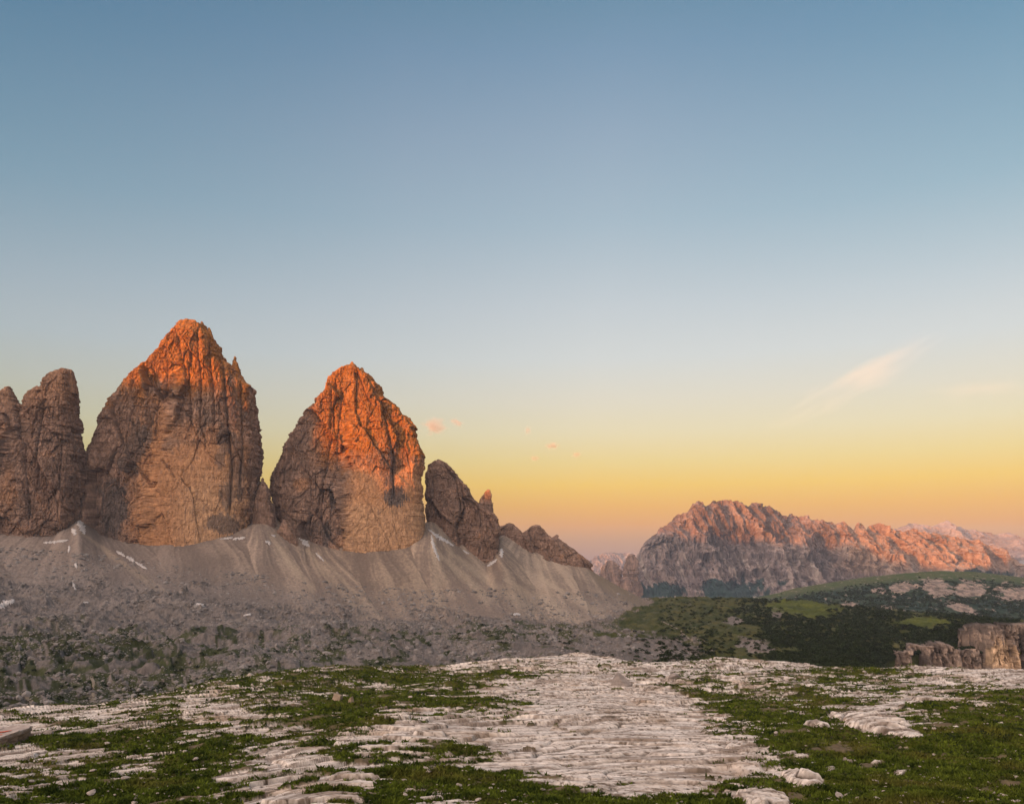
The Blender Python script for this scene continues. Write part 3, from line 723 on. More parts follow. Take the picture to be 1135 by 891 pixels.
CRI = [(560, 676), (640, 668), (680, 655), (690, 640), (700, 628), (712, 606), (722, 594), (735, 582), (745, 577), (752, 568), (760, 567), (766, 558), (775, 555), (783, 560), (785, 559), (788, 555), (796, 552), (810, 554), (821, 558), (826, 561), (832, 557), (842, 557), (852, 560), (862, 567), (872, 572), (882, 568), (893, 572), (910, 578), (926, 582), (934, 580), (944, 586), (955, 579), (963, 585), (977, 578), (985, 584), (995, 587), (1015, 586), (1032, 590), (1045, 588), (1060, 593), (1075, 598), (1087, 602), (1100, 606), (1115, 611), (1126, 622), (1140, 632), (1200, 645), (1300, 660)]
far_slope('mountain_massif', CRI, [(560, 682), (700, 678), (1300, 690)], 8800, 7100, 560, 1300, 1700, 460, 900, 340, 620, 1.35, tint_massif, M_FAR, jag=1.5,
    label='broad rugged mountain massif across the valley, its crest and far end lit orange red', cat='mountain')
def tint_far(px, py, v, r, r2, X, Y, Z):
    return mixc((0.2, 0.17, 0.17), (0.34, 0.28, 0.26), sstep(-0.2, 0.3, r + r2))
def tint_snowy(px, py, v, r, r2, X, Y, Z):
    c = tint_far(px, py, v, r, r2, X, Y, Z)
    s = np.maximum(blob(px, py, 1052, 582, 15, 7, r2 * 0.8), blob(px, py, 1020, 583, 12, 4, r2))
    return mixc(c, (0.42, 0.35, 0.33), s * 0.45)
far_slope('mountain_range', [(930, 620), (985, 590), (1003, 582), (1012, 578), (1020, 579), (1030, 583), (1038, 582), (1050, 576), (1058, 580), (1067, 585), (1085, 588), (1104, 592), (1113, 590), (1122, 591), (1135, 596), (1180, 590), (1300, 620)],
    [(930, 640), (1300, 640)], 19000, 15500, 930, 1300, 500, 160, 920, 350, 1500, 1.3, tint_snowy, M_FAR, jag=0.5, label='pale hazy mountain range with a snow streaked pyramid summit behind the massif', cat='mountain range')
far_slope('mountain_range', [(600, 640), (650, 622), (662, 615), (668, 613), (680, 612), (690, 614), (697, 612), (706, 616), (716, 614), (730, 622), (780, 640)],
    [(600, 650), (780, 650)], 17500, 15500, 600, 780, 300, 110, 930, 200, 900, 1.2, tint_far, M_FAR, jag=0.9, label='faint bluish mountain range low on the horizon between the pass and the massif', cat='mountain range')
for i, (tl, tr, lab) in enumerate([
    ([(696, 615), (692, 619), (690, 632), (685, 660)], [(704, 615), (707, 620), (709, 634), (714, 660)], 'squat hazy rock tower at the left foot of the massif'),
    ([(672, 622), (668, 626), (664, 636), (655, 660)], [(680, 622), (688, 628), (692, 637), (698, 660)], 'lower hazy rock knob just beyond the scree ridge')]):
    rock_mass('rock_tower', tl, tr, 7800 + i * 200, 160, 660, 80, 120, 800 + 20 * i, tint=tint_grey, unit=3.2, amp=0.6, mat=M_FAR, label=lab, cat='rock tower')

def tint_hill(px, py, v, r, r2, X, Y, Z):
    n = fbm(X / 90, Y / 160, o=5, seed=941, gain=0.6)
    c = mixc((0.016, 0.032, 0.024), (0.035, 0.05, 0.026), sstep(-0.3, 0.4, n))
    up = np.interp(px, [840, 900, 960, 1000, 1040, 1090, 1140, 1300], [666, 657, 648, 644, 642, 642, 648, 660])
    g = 1 - sstep(-4, 4, py - up + n * 5)
    c = mixc(c, mixc((0.055, 0.075, 0.016), (0.085, 0.085, 0.03), sstep(-0.4, 0.4, n)), g * 0.95)
    rk = np.maximum.reduce([blob(px, py, 1000, 652, 17, 8, n * 0.8, -15), blob(px, py, 1040, 652, 20, 10, n * 0.8, 20), blob(px, py, 1076, 654, 22, 12, n, 0), blob(px, py, 1066, 674, 26, 6, n * 0.6, 25),
                            blob(px, py, 941, 672, 16, 5, n * 0.8), blob(px, py, 1128, 658, 26, 10, n * 1.1), blob(px, py, 990, 676, 20, 4, n, 15), blob(px, py, 975, 655, 10, 4, n), blob(px, py, 1108, 650, 12, 3, n * .5, -30)])
    rc = mixc((0.13, 0.10, 0.085), (0.36, 0.265, 0.215), sstep(-0.35, 0.3, r2 + 0.5 * fbm(X / 25, Y / 60, o=4, seed=943, gain=0.7)))
    return mixc(c, rc, sstep(0.3, 0.6, rk + fbm(X / 26, Y / 50, o=5, seed=945, gain=0.7) * 1.5) * 0.95)
_, HX, HY, HZZ, HPX, HPY = far_slope('hills', [(780, 676), (845, 662), (880, 652), (920, 645.5), (960, 639.5), (1000, 635.5), (1040, 632.5), (1080, 633.5), (1110, 637), (1135, 640), (1300, 655)],
    [(780, 700), (900, 702), (1300, 715)], 4300, 3000, 780, 1300, 1000, 280, 940, 34, 170, 0.8, tint_hill, M_HILL, jag=0.12, soft=0.5, kind='structure', label='dark wooded hillside with a green pasture crest and pale rock bands', cat='hills')

# unseen ridge beyond the left edge, skyline shaped to cast the morning shadow line
nS = np.array((math.cos(SUN_AZ), -math.sin(SUN_AZ))); hS = np.array((-math.sin(SUN_AZ), -math.cos(SUN_AZ)))
CD = 3000.0
line = []
for (px, py, Y) in [(60, 395, 2000), (100, 440, 2120), (130, 432, 2110), (165, 430, 2090), (200, 426, 2080), (245, 430, 2090), (283, 440, 2120), (362, 490, 2230), (385, 516, 2190), (415, 520, 2180), (440, 532, 2200), (455, 545, 2220), (473, 560, 2260), (538, 547, 2390), (600, 560, 2550)]:
    line.append((px, py, Y))
for (px, py) in [(700, 590), (735, 588), (770, 598), (800, 602), (850, 598), (890, 606), (925, 606), (950, 603), (970, 608), (990, 620), (1020, 626), (1050, 632), (1085, 634), (1110, 636)]:
    line.append((px, py, 8500))
ctl = []
for px, py, Y in line:
    P = np.array(((px - CX) / F * Y, Y)); z = (HZ - py) / F * Y
    ctl.append((float(P @ nS), z + (CD - float(P @ hS)) * math.tan(SUN_EL)))
ctl.sort()
cw = np.array([a for a, b in ctl]); ch = np.array([b for a, b in ctl])
w = np.linspace(-6500, 2600, 900); u = np.linspace(-1100, 1100, 90)
hsk = np.interp(w, cw, ch, left=ch[0], right=ch[-1])
hsk = np.where(w > cw[-1], hsk + (420 - hsk) * sstep(0, 900, w - cw[-1]), hsk)
UU, WW = np.meshgrid(u, w, indexing='ij')
prof = 1 - np.abs(UU / 1100) ** 1.3
HH = -300 + (hsk[None, :] + 300) * prof + (ridge(UU / 300, WW / 300, o=4, seed=961) - 0.65) * 180 * (1 - prof) * (prof > 0.02)
RX = hS[0] * (CD + UU) + nS[0] * WW; RYY = hS[1] * (CD + UU) + nS[1] * WW
link('hills', raw_mesh('shadow_ridge', np.stack([RX, RYY, HH], -1), grid_faces(*UU.shape), tint=np.broadcast_to(np.array((0.26, 0.2, 0.17), np.float32), UU.shape + (3,)).copy()), M_FAR, kind='structure', label='unseen rocky ridge on the sunrise side, skyline shaped for its shadow', cat='hills')
# lowest ground under everything
bx = np.array([[-30000, -9000, -480], [34000, -9000, -480], [34000, 34000, -480], [-30000, 34000, -480]], float)
link('ground', raw_mesh('valley_floor', bx, np.array([[0, 1, 2, 3]]), tint=np.full((4, 3), 0.06)), M_HILL, kind='structure', label='deep valley floor', cat='ground')

# ------------------------------------------------------------------ the limestone plateau in front
GROWS = [735, 745, 760, 775, 790, 805, 820, 835, 850, 865, 880, 900]
GR = np.array([
 [.5,.5,.5,.5,.6,.6,.6,.5,.3,.3,.15,.2,.4,.35,.3,.5,.3,.2,.2],
 [.5,.5,.5,.5,.7,.7,.65,.9,.6,.65,.3,.3,.35,.4,.5,.7,.5,.3,.15],
 [.5,.5,.5,.5,.8,.8,.7,.7,.6,.3,.05,.3,.5,.5,.5,.6,.4,.4,.5],
 [.4,.4,.5,.5,.45,.5,.9,.9,.7,.5,.2,.05,.4,.85,.7,.4,.3,.6,.7],
 [.4,.4,.6,.6,.4,.7,.95,.6,.5,.4,.15,.05,.1,.8,.7,.3,.6,.8,.9],
 [.15,.7,.6,.8,.5,.4,.9,.5,.1,.25,.1,.05,.05,.5,.9,.5,.7,.8,.9],
 [.4,.8,.9,.7,.6,.6,.6,.1,.05,.05,.05,.1,.05,.3,.9,.9,.95,.9,.95],
 [.2,.3,.6,.9,.8,.4,.7,.4,.7,.1,.1,.05,.05,.2,.6,.95,.9,.95,1],
 [.4,.6,.5,.95,.7,.3,.5,.7,.5,.2,.1,.1,.1,.3,.5,.95,.95,.95,.95],
 [.8,.5,.7,.95,.5,.3,.6,.9,.95,.9,.5,.3,.2,.6,.7,.95,1,1,1],
 [.7,.6,.85,.9,.6,.3,.4,.8,.6,.8,.9,.8,.6,.6,.8,.95,.95,1,1],
 [.7,.7,.8,.9,.6,.4,.5,.8,.7,.8,.9,.9,.8,.7,.8,.95,1,1,1]])
GCOLS = np.linspace(0, 1135, 19)
GR[:, :8] -= 0.07
EYE = 12.0
def bilerp(px, py):
    fx = np.clip(np.interp(px, GCOLS, np.arange(19)), 0, 17.999); fy = np.clip(np.interp(py, GROWS, np.arange(12)), 0, 10.999)
    i = fx.astype(int); j = fy.astype(int); a = fx - i; b = fy - j
    return (GR[j, i] * (1 - a) + GR[j, i + 1] * a) * (1 - b) + (GR[j + 1, i] * (1 - a) + GR[j + 1, i + 1] * a) * b
RIM = np.array([(-200, 800), (0, 789), (60, 786), (130, 780), (200, 766), (250, 752), (275, 746), (330, 744), (400, 741), (470, 737), (540, 733), (600, 726), (640, 722.5), (660, 724), (690, 730), (720, 732), (790, 731), (860, 732), (900, 735), (1000, 739), (1060, 741), (1135, 743), (1400, 750)], float)
def plateau(x, y):
    """height, turf share and the exposed step edges of the plateau at any place"""
    r = np.hypot(x, y)
    ys = np.maximum(y, 8.0)
    px = CX + F * x / ys
    py0 = HZ + F * EYE / ys
    rim_y = EYE * F / (np.interp(px, RIM[:, 0], RIM[:, 1]) - HZ)
    base = -EYE + 0 * x
    hill = 1 - sstep(0, 24, r)
    base = base + hill * (EYE - 1.75)
    over = np.maximum(y - rim_y - fbm(x / 6, y / 6, o=2, seed=1003) * 1.5, 0)
    base = base - np.minimum(over * 0.12 + over ** 2 * 0.03, over * 0.85)
    n1 = fbm(x / 5.0 + y * 0.03, y / 2.6, o=3, seed=1001, gain=0.6)
    n0 = fbm(x / 2.3, y / 0.75, o=4, seed=1002, gain=0.65)
    d = bilerp(px, py0)
    # bedded limestone: sawtooth steps following tilted, wavy layers, with a slot at the foot of each
    xr = x
    yr = y - (0.13 * x + 0.42 * np.minimum(x + 9, 0) + 0.10 * np.maximum(x - 14, 0))
    wav = fbm(xr / 18, yr / 8, o=3, seed=1010, gain=0.5)
    f1 = wav * 1.5 + yr * 0.085
    s = 0.27
    q = f1 / s; k = np.floor(q); fr = q - k
    a1 = 0.35 + 0.65 * sstep(-0.2, 0.4, gn(x / 5, y / 9, seed=1012) + 0.2 * gn(k * 3.7, x / 9, seed=1014))
    step1 = ((k + sstep(0.93, 1.0, fr)) * s - yr * 0.085) * (0.40 + 0.5 * sstep(-0.1, 0.4, gn(x / 14, y / 16, seed=1034)))
    slot1 = np.exp(-((fr - 0.90) / 0.045) ** 2) * a1
    f2 = fbm(xr / 11, yr / 3.2, o=3, seed=1013, gain=0.5) * 0.40 + yr * 0.10
    s2 = 0.062
    q2 = f2 / s2; k2 = np.floor(q2); fr2 = q2 - k2
    step2 = ((k2 + sstep(0.88, 1.0, fr2)) * s2 - yr * 0.10) * 0.5
    slot2 = np.exp(-((fr2 - 0.83) / 0.07) ** 2) * sstep(-0.15, 0.35, gn(x / 2.2, y / 1.6, seed=1018))
    jn = np.clip(ridge(xr / 2.6 + yr * 0.62, yr / 14 - xr * 0.03, o=1, seed=1015), 0, 1) ** 22 * sstep(-0.1, 0.3, gn(x / 9, y / 9, seed=1020))
    pits = np.clip(fbm(x / 0.5, y / 0.4, o=3, seed=1022, gain=0.6) - 0.18, 0, 1)
    fine = fbm(x / 0.9, y / 0.45, o=3, seed=1017, gain=0.6) * 0.015
    sw = fbm(x / 7, y / 5, o=3, seed=1026) * 1.5
    seam = fbm(xr / 5.5 + sw * 0.3, (yr + wav * 3.5 + sw) / 0.5, o=4, seed=1024, gain=0.6) * (0.7 + 0.6 * sstep(-0.3, 0.3, gn(x / 6, y / 5, seed=1028)))
    turf = sstep(-0.03, 0.08, (d - 0.5) * 0.92 + n1 * 0.40 + n0 * 0.42 + seam * 0.46 + (slot1 * 0.10 + slot2 * 0.06) * (d < 0.6))
    fa, _, ga = facets(xr / 1.9, yr / 1.0, 0 * xr, 1040, 1.0)
    fb, _, gb = facets(xr / 0.62, yr / 0.36, 0 * xr, 1041, 1.0)
    brk = 0.12 + 0.88 * sstep(0.05, 0.4, gn(x / 8, y / 9, seed=1042)) * sstep(0.12, 0.35, d)
    rock = fa * 0.16 * brk + fb * 0.05 * brk + step1 + step2 - jn * 0.14 - slot1 * 0.17 - slot2 * 0.055 - pits * 0.12 - sstep(0.15, 0.4, seam) * 0.07 + fine
    lump = fbm(x / 1.1, y / 0.9, o=3, seed=1027, gain=0.6)
    soil = lump * 0.16 + wav * 0.9 + n1 * 0.22 + n0 * 0.20 + seam * 0.05 + fbm(x / 0.7, y / 0.7, o=2, seed=1019) * 0.05 - 0.06
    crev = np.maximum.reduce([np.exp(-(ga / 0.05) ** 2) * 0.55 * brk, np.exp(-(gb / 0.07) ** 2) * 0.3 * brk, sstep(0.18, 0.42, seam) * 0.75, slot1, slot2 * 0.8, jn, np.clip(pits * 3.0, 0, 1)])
    bump = 0 * x
    for (bx_, by_, bw, bh) in ((960, 800, 36, 15), (1000, 812, 20, 9), (886, 858, 20, 24), (845, 887, 34, 20), (735, 770, 40, 6), (905, 806, 12, 14)):
        Yb_ = EYE * F / (by_ - HZ)
        e_ = np.hypot((x - (bx_ - CX) / F * Yb_) / (bw / F * Yb_), (y - Yb_) / (bw / F * Yb_ * 1.5)) + n0 * 0.5 + n1 * 0.3
        m_ = 1 - sstep(0.75, 1.0, e_)
        bump = np.maximum(bump, m_ * bh / F * Yb_ * (0.30 + 0.25 * sstep(0, 1, 1 - e_)))
        turf = turf * (1 - 0.95 * (1 - sstep(0.95, 1.15, e_)))
    rock = rock + bump
    hgt = rock * (1 - turf) + soil * turf
    hgt = hgt + fbm(x / 30, y / 30, o=2, seed=1021) * 0.5
    keep = 1 - hill
    return base + hgt * (0.3 + 0.7 * keep), turf, (crev, n1, f1, over)

pxs = np.linspace(-120, 1255, 2100)
pys = np.concatenate([np.linspace(960, 720, 700), np.linspace(719.5, 690, 40)])
Yg = EYE * F / (pys - HZ)
XG, YG = np.meshgrid(pxs, Yg)
XG = (XG - CX) / F * YG
ZG, TURF, (FR, N1, F1, OV) = plateau(XG, YG)
far_end = sstep(120, 127, YG)
ZG -= far_end * 6
YR = YG - (0.13 * XG + 0.42 * np.minimum(XG + 9, 0) + 0.10 * np.maximum(XG - 14, 0))
lay = fbm(XG / 6, YR / 0.55 + fbm(XG / 12, YG / 8, o=3, seed=1030) * 6, o=5, seed=1031, gain=0.7)
rockc = mixc((0.27, 0.215, 0.18), (0.70, 0.62, 0.565), sstep(-0.34, 0.22, lay + 0.25 * fbm(XG / 3, YG / 2, o=4, seed=1032)))
rockc = mixc(rockc, (0.36, 0.25, 0.165), sstep(0.12, 0.5, fbm(XG / 7, YG / 3, o=4, seed=1033)) * 0.5)
lich = fbm(XG / 2.0, YR / 0.26, o=4, seed=1035, gain=0.7)
rockc = mixc(rockc, (0.14, 0.105, 0.08), sstep(0.10, 0.34, lich) * 0.85)
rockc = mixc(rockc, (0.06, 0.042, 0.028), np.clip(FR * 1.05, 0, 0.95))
gc = mixc((0.010, 0.016, 0.003), (0.072, 0.078, 0.010), sstep(-0.4, 0.45, fbm(XG / 1.5, YG / 1.5, o=5, seed=1037, gain=0.65)))
GPX, GPY = to_px(XG, YG, -EYE + 0 * XG)
dry = np.maximum(blob(GPX, GPY, 880, 776, 60, 8, N1 * 0.7), 0.6 * sstep(0.2, 0.5, fbm(XG / 7, YG / 7, o=3, seed=1039)))
gc = mixc(gc, (0.13, 0.09, 0.035), dry * 0.55)
bare = sstep(0.16, 0.36, fbm(XG / 3.2, YR / 1.4, o=4, seed=1045, gain=0.65))
gc = mixc(gc, (0.15, 0.11, 0.075), bare * 0.8)
earth = sstep(0.05, 0.5, TURF) * (1 - sstep(0.5, 0.95, TURF))
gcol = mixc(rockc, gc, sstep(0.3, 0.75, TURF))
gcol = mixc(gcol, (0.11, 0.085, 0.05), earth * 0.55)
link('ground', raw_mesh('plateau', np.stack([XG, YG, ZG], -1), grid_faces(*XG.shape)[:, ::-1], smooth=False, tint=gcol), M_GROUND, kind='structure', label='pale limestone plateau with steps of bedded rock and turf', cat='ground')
# the knoll the photograph is taken from
xk, yk = np.meshgrid(np.linspace(-70, 70, 240), np.linspace(-60, Yg[0], 170))
zk, tk, _ = plateau(xk, yk)
link('ground', raw_mesh('knoll', np.stack([xk, yk, zk], -1), grid_faces(*xk.shape)[:, ::1], tint=mixc((0.45, 0.38, 0.34), (0.03, 0.042, 0.008), tk)), M_GROUND, kind='structure', label='grassy limestone knoll the view is taken from', cat='ground')

def gz(x, y):
    z, t, _ = plateau(np.array([float(x)]), np.array([float(y)]))
    return float(z[0]), float(t[0])

# turf: tufts of blades
nt_ = 140000
tp = RNG.uniform(-40, 1175, nt_); tq = 895 - (895 - 722) * RNG.random(nt_) ** 1.15
ty = EYE * F / (tq - HZ); tx = (tp - CX) / F * ty
tz, tt, _ = plateau(tx, ty)
bt = fbm(tx / 3.2, (ty - (0.13 * tx + 0.42 * np.minimum(tx + 9, 0) + 0.10 * np.maximum(tx - 14, 0))) / 1.4, o=4, seed=1045, gain=0.65)
ok = (tt > 0.55) & (bt + RNG.normal(0, 0.06, nt_) < 0.24)
tx, ty, tz = tx[ok], ty[ok], tz[ok]
n = len(tx)
hgt = RNG.uniform(0.05, 0.22, n) * (1 + 0.7 * np.clip(fbm(tx / 2, ty / 2, o=2, seed=1051), -0.5, 1)); wid = RNG.uniform(0.03, 0.09, n)
vv, cc = [], []
dryt = sstep(0.05, 0.45, fbm(tx / 6, ty / 4, o=4, seed=1039)) * 0.42
base_c = mixc((0.009, 0.020, 0.002), (0.108, 0.140, 0.015), np.clip(RNG.random(n) * 0.55 + 0.25 + 0.9 * fbm(tx / 1.6, ty / 1.0, o=4, seed=1053), 0, 1))
base_c = mixc(base_c, np.array((0.15, 0.115, 0.03)) * np.ones((n, 1)), dryt)
for b in range(3):
    a = RNG.uniform(0, math.pi, n); lx = RNG.normal(0, 0.6, n) * hgt; ly = RNG.normal(0, 0.6, n) * hgt
    dx, dy = np.cos(a) * wid, np.sin(a) * wid
    ox, oy = RNG.normal(0, 0.05, n), RNG.normal(0, 0.05, n)
    p0 = np.stack([tx + ox - dx, ty + oy - dy, tz - 0.03], -1); p1 = np.stack([tx + ox + dx, ty + oy + dy, tz - 0.03], -1)
    p2 = np.stack([tx + ox + lx, ty + oy + ly, tz + hgt], -1)
    vv.append(np.stack([p0, p1, p2], 1)); cc.append(np.repeat(base_c[:, None, :], 3, 1))
vv = np.concatenate(vv).reshape(-1, 3); cc = np.concatenate(cc).reshape(-1, 3)
link('grass', raw_mesh('grass', vv, None, np.arange(len(vv)).reshape(-1, 3), smooth=False, tint=cc), M_GRASS, kind='stuff', label='short dark green alpine grass between the limestone slabs', cat='grass')

# ------------------------------------------------------------------ stones
def ico(sub):
    import bmesh
    bm = bmesh.new()
    bmesh.ops.create_icosphere(bm, subdivisions=sub, radius=1)
    v = np.array([p.co[:] for p in bm.verts]); f = np.array([[q.index for q in p.verts] for p in bm.faces])
    bm.free()
    return v, f
ICO = {k: ico(k) for k in (1, 2, 3, 4, 5)}
def stone_mesh(name, seed, sub=4, flat=0.6, cut=15):
    """an angular boulder: a ball cut by random planes, then roughened"""
    v, f = ICO[sub]
    r = np.random.default_rng(seed)
    rad = np.ones(len(v))
    for _ in range(cut):
        d = r.normal(size=3); d /= np.linalg.norm(d)
        h = r.uniform(0.42, 0.8)
        c = v @ d
        rad = np.minimum(rad, np.where(c > 0.05, h / np.maximum(c, 0.05), 9))
    p = v * rad[:, None]
    p = p * (1 + 0.07 * fbm(p[:, 0] * 2.2, p[:, 1] * 2.2, p[:, 2] * 2.2, o=4, seed=seed, gain=0.6))[:, None]
    q = p[:, 2] / 0.22 + 0.4 * fbm(p[:, 0], p[:, 1], o=2, seed=seed + 1)
    k = 1 + 0.05 * (0.5 - (q - np.floor(q)))
    p = p * np.array([1, 1, flat]); p[:, 0] *= k; p[:, 1] *= k
    return raw_mesh(name, p, None, f, smooth=False)
STONES = [stone_mesh('stone', 40 + i, 2, 0.65) for i in range(6)]
def put_stone(name, px, py, wpx, hpx, seed, label, cat, mat=None, group=None, sub=5, rot=0, depth=1.0, sink=0.42):
    y = EYE * F / (py - HZ); x = (px - CX) / F * y
    z, _ = gz(x, y)
    me = stone_mesh(name, seed, sub, 1.0)
    o = link(name, me, mat or M_STONE, label=label, cat=cat, group=group)
    o.location = (x, y, z + (hpx / F * y) * (0.5 - sink))
    o.scale = (wpx / F * y / 1.7, wpx / F * y / 1.7 * depth, hpx / F * y / 1.5)
    o.rotation_euler = (0, 0, rot)
    return o
BIG = [
    (689, 757, 30, 20, 61, 'large grey weathered boulder beside the top of the pale slab, tallest on the plateau', M_STONE_DARK, 0.3, 0.9),
    (748, 754, 17, 13, 62, 'leaning two toned boulder with a dark hollow, right of the tallest boulder', M_STONE_DARK, 0.8, 0.8),
    (551, 741, 9, 10, 63, 'upright grey boulder standing on the plateau rim', M_STONE_DARK, 0.2, 0.8),
    (374, 776, 20, 13, 64, 'tan pointed boulder rising from grass below the rim', M_STONE_TAN, 0.7, 0.8),
    (389, 781, 9, 11, 65, 'small tan boulder leaning next to the tan pointed boulder', M_STONE_TAN, 0.1, 0.7),
    (922, 846, 24, 8, 71, 'flat tan stone slab slanting through the dark grass', M_STONE, -0.5, 1.4),
    (277, 751, 12, 6, 72, 'small rim boulder where the grass meets the grey valley', M_STONE, 0.2, 0.9),
    (55, 812, 20, 20, 73, 'grey split boulder above the dark hollow beside the painted rock', M_STONE_DARK, 0.4, 0.8),
]
for (px, py, wp, hp, sd, lab, mt, rot, dp) in BIG:
    put_stone('boulder', px, py, wp * 0.9, hp, sd, lab, 'boulder', mt, 'larger boulders on the plateau', rot=rot, depth=dp)
# the painted rock at the lower left
yb = 51.0; xb = (-14 - CX) / F * yb
zb, _ = gz(xb, yb)
nx_, ny_ = 90, 60
g = [np.linspace(-1, 1, 60)] * 2
blk_v, blk_f = ICO[5]
p = blk_v / np.max(np.abs(blk_v), axis=1)[:, None] * np.array([1, 1, 1])
p = np.sign(p) * np.abs(p) ** 0.8
p = p * np.array([1.75, 1.9, 0.55])
nn = fbm(p[:, 0] * 1.4, p[:, 1] * 1.4, p[:, 2] * 2.5, o=5, seed=1071, gain=0.6)
p = p + np.stack([nn * 0.42, nn * 0.42, nn * 0.16], -1)
topm = sstep(0.25, 0.6, p[:, 2])
blkc = mixc((0.2, 0.135, 0.1), (0.42, 0.34, 0.30), topm) * (1 + 0.5 * fbm(p[:, 0] * 3, p[:, 1] * 3, p[:, 2] * 9, o=4, seed=1073))[..., None]
rockb = link('painted_rock', raw_mesh('painted_rock', p, None, blk_f, smooth=False, tint=blkc), M_GROUND, label='flat topped brown sided rock with a red painted trail mark on top', cat='rock', loc=(xb, yb, zb + 0.5))
def top_at(x, y):
    dd = (p[:, 0] - x) ** 2 + (p[:, 1] - y) ** 2 + np.where(p[:, 2] > 0.2, 0, 99)
    return float(p[np.argsort(dd)[:6], 2].max())
for mark_i, (x0, y0, x1, y1) in enumerate([(0.2, -0.7, 1.35, 0.35), (0.3, -1.1, 1.5, -0.85)]):
    mk = []
    d = Vector((x1 - x0, y1 - y0)); nrm = Vector((-d.y, d.x)).normalized() * 0.11
    for s_ in range(12):
        for t_ in ((s_) / 12, (s_ + 1) / 12):
            for sg in (-1, 1):
                mk.append((x0 + d.x * t_ + nrm.x * sg, y0 + d.y * t_ + nrm.y * sg, 0))
    mk = np.array(mk)
    mk[:, 2] = [top_at(a, b) + 0.02 for a, b, _ in mk]
    kq = np.arange(len(mk)).reshape(-1, 4)[:, [0, 2, 3, 1]]
    link('paint_mark', raw_mesh('paint_mark', mk, kq, smooth=False), M_RED, parent=rockb)

# pale stones in the grass
cnt = 0
tries = 0
while cnt < 200 and tries < 4000:
    tries += 1
    px = random.uniform(-5, 1140); py = 893 - 150 * random.random() ** 1.6
    if px > 860 and random.random() < 0.0:
        continue
    y = EYE * F / (py - HZ); x = (px - CX) / F * y
    z, t = gz(x, y)
    if t < 0.8:
        continue
    s = random.uniform(0.06, 0.2) * (1 + 1.2 * (random.random() ** 6))
    o = link('stone', STONES[cnt % 6], M_STONE, label='small pale stone lying in the dark grass of the plateau', cat='stone', group='small pale stones in the grass', loc=(x, y, z + s * 0.35))
    o.scale = (s * random.uniform(0.8, 1.6), s, s * 0.8)
    o.rotation_euler = (random.uniform(-.3, .3), random.uniform(-.3, .3), random.uniform(0, 6))
    cnt += 1

# pebbles and bare flecks too small to count
v0, f0 = ICO[1]
pk = 1500
pp = RNG.uniform(-20, 1155, pk); pq = 893 - 165 * RNG.random(pk) ** 1.3
qy = EYE * F / (pq - HZ); qx = (pp - CX) / F * qy
qz, qt, _ = plateau(qx, qy)
okp = (qt > 0.6) & (fbm(qx / 4, qy / 4, o=3, seed=1081) > -0.12)
qx, qy, qz = qx[okp], qy[okp], qz[okp]
ps = RNG.uniform(0.02, 0.06, len(qx)) * (0.6 + qy / 90)
pv_ = (v0[None] * (0.65 + 0.6 * RNG.random((len(qx), len(v0), 1))) * np.array([1.5, 1, 0.8])) * ps[:, None, None] + np.stack([qx, qy, qz + 0.10], -1)[:, None, :]
pf_ = (f0[None] + (np.arange(len(qx)) * len(v0))[:, None, None]).reshape(-1, 3)
link('pebbles', raw_mesh('pebbles', pv_.reshape(-1, 3), None, pf_, smooth=False), M_STONE, kind='stuff', label='tiny pale pebbles sprinkled through the plateau grass', cat='pebbles')

# rubble of the moraine
v0, f0 = ICO[1]
rv, rf, rc_ = [], [], []
off = 0
for i in range(38000):
    px = random.uniform(-30, 800)
    lo = float(np.interp(px, [0, 120, 200, 300, 400, 480, 560, 640, 760, 800], [640, 650, 662, 672, 684, 688, 686, 690, 695, 705]))
    py = lo - 34 + (785 - lo + 34) * random.random() ** 1.25
    P, a, b = on_terrain(px, py)
    if random.random() > 0.55 + 1.6 * big[a, b] + 0.8 * wn[a, b]:
        continue
    if green_r[a, b] > 0.5 and pale[a, b] < 0.3:
        continue
    s = random.uniform(0.35, 1.0) * (1 + 4.0 * random.random() ** 12) * (0.5 + P.y / 1800)
    q = v0 * (0.7 + 0.5 * RNG.random((len(v0), 1))) * np.array([s * random.uniform(0.8, 1.5), s, s * random.uniform(0.6, 1.0)])
    rv.append(q + np.array(P)); rf.append(f0 + off); off += len(v0)
    k = random.uniform(0.11, 0.25)
    rc_.append(np.tile((k, k * 0.90, k * 0.86), (len(v0), 1)))
link('rubble', raw_mesh('rubble', np.concatenate(rv), None, np.concatenate(rf), smooth=False, tint=np.concatenate(rc_)), M_RUBBLE, kind='stuff', label='countless grey boulders and rubble strewn over the moraine', cat='rubble')

# ------------------------------------------------------------------ dwarf pines
def shrub(seed, n=46):
    """a low spreading bush of leaf sprays"""
    r = np.random.default_rng(seed)
    vs_, cs = [], []
    for i in range(n):
        a = r.uniform(0, 2 * math.pi); rr = math.sqrt(r.random()); h = (1 - rr * rr) * 0.75 + 0.08
        c = np.array([math.cos(a) * rr, math.sin(a) * rr, h * r.uniform(0.45, 1.0)])
        k = r.uniform(0.10, 0.26)
        for _ in range(2):
            tri = c + r.normal(size=(3, 3)) * k * np.array([1.2, 1.2, 0.8])
            vs_.append(tri)
            g_ = r.uniform(0.5, 1.3)
            cs.append(np.tile(np.array((0.026, 0.036, 0.014)) * g_, (3, 1)))
    v = np.concatenate(vs_)
    return v, np.concatenate(cs)
SHR = [shrub(i) for i in range(7)]
SHM = []
for i, (v, c_) in enumerate(SHR):
    SHM.append(raw_mesh('dwarf_pine', v, None, np.arange(len(v)).reshape(-1, 3), smooth=False, tint=c_))
spots = []
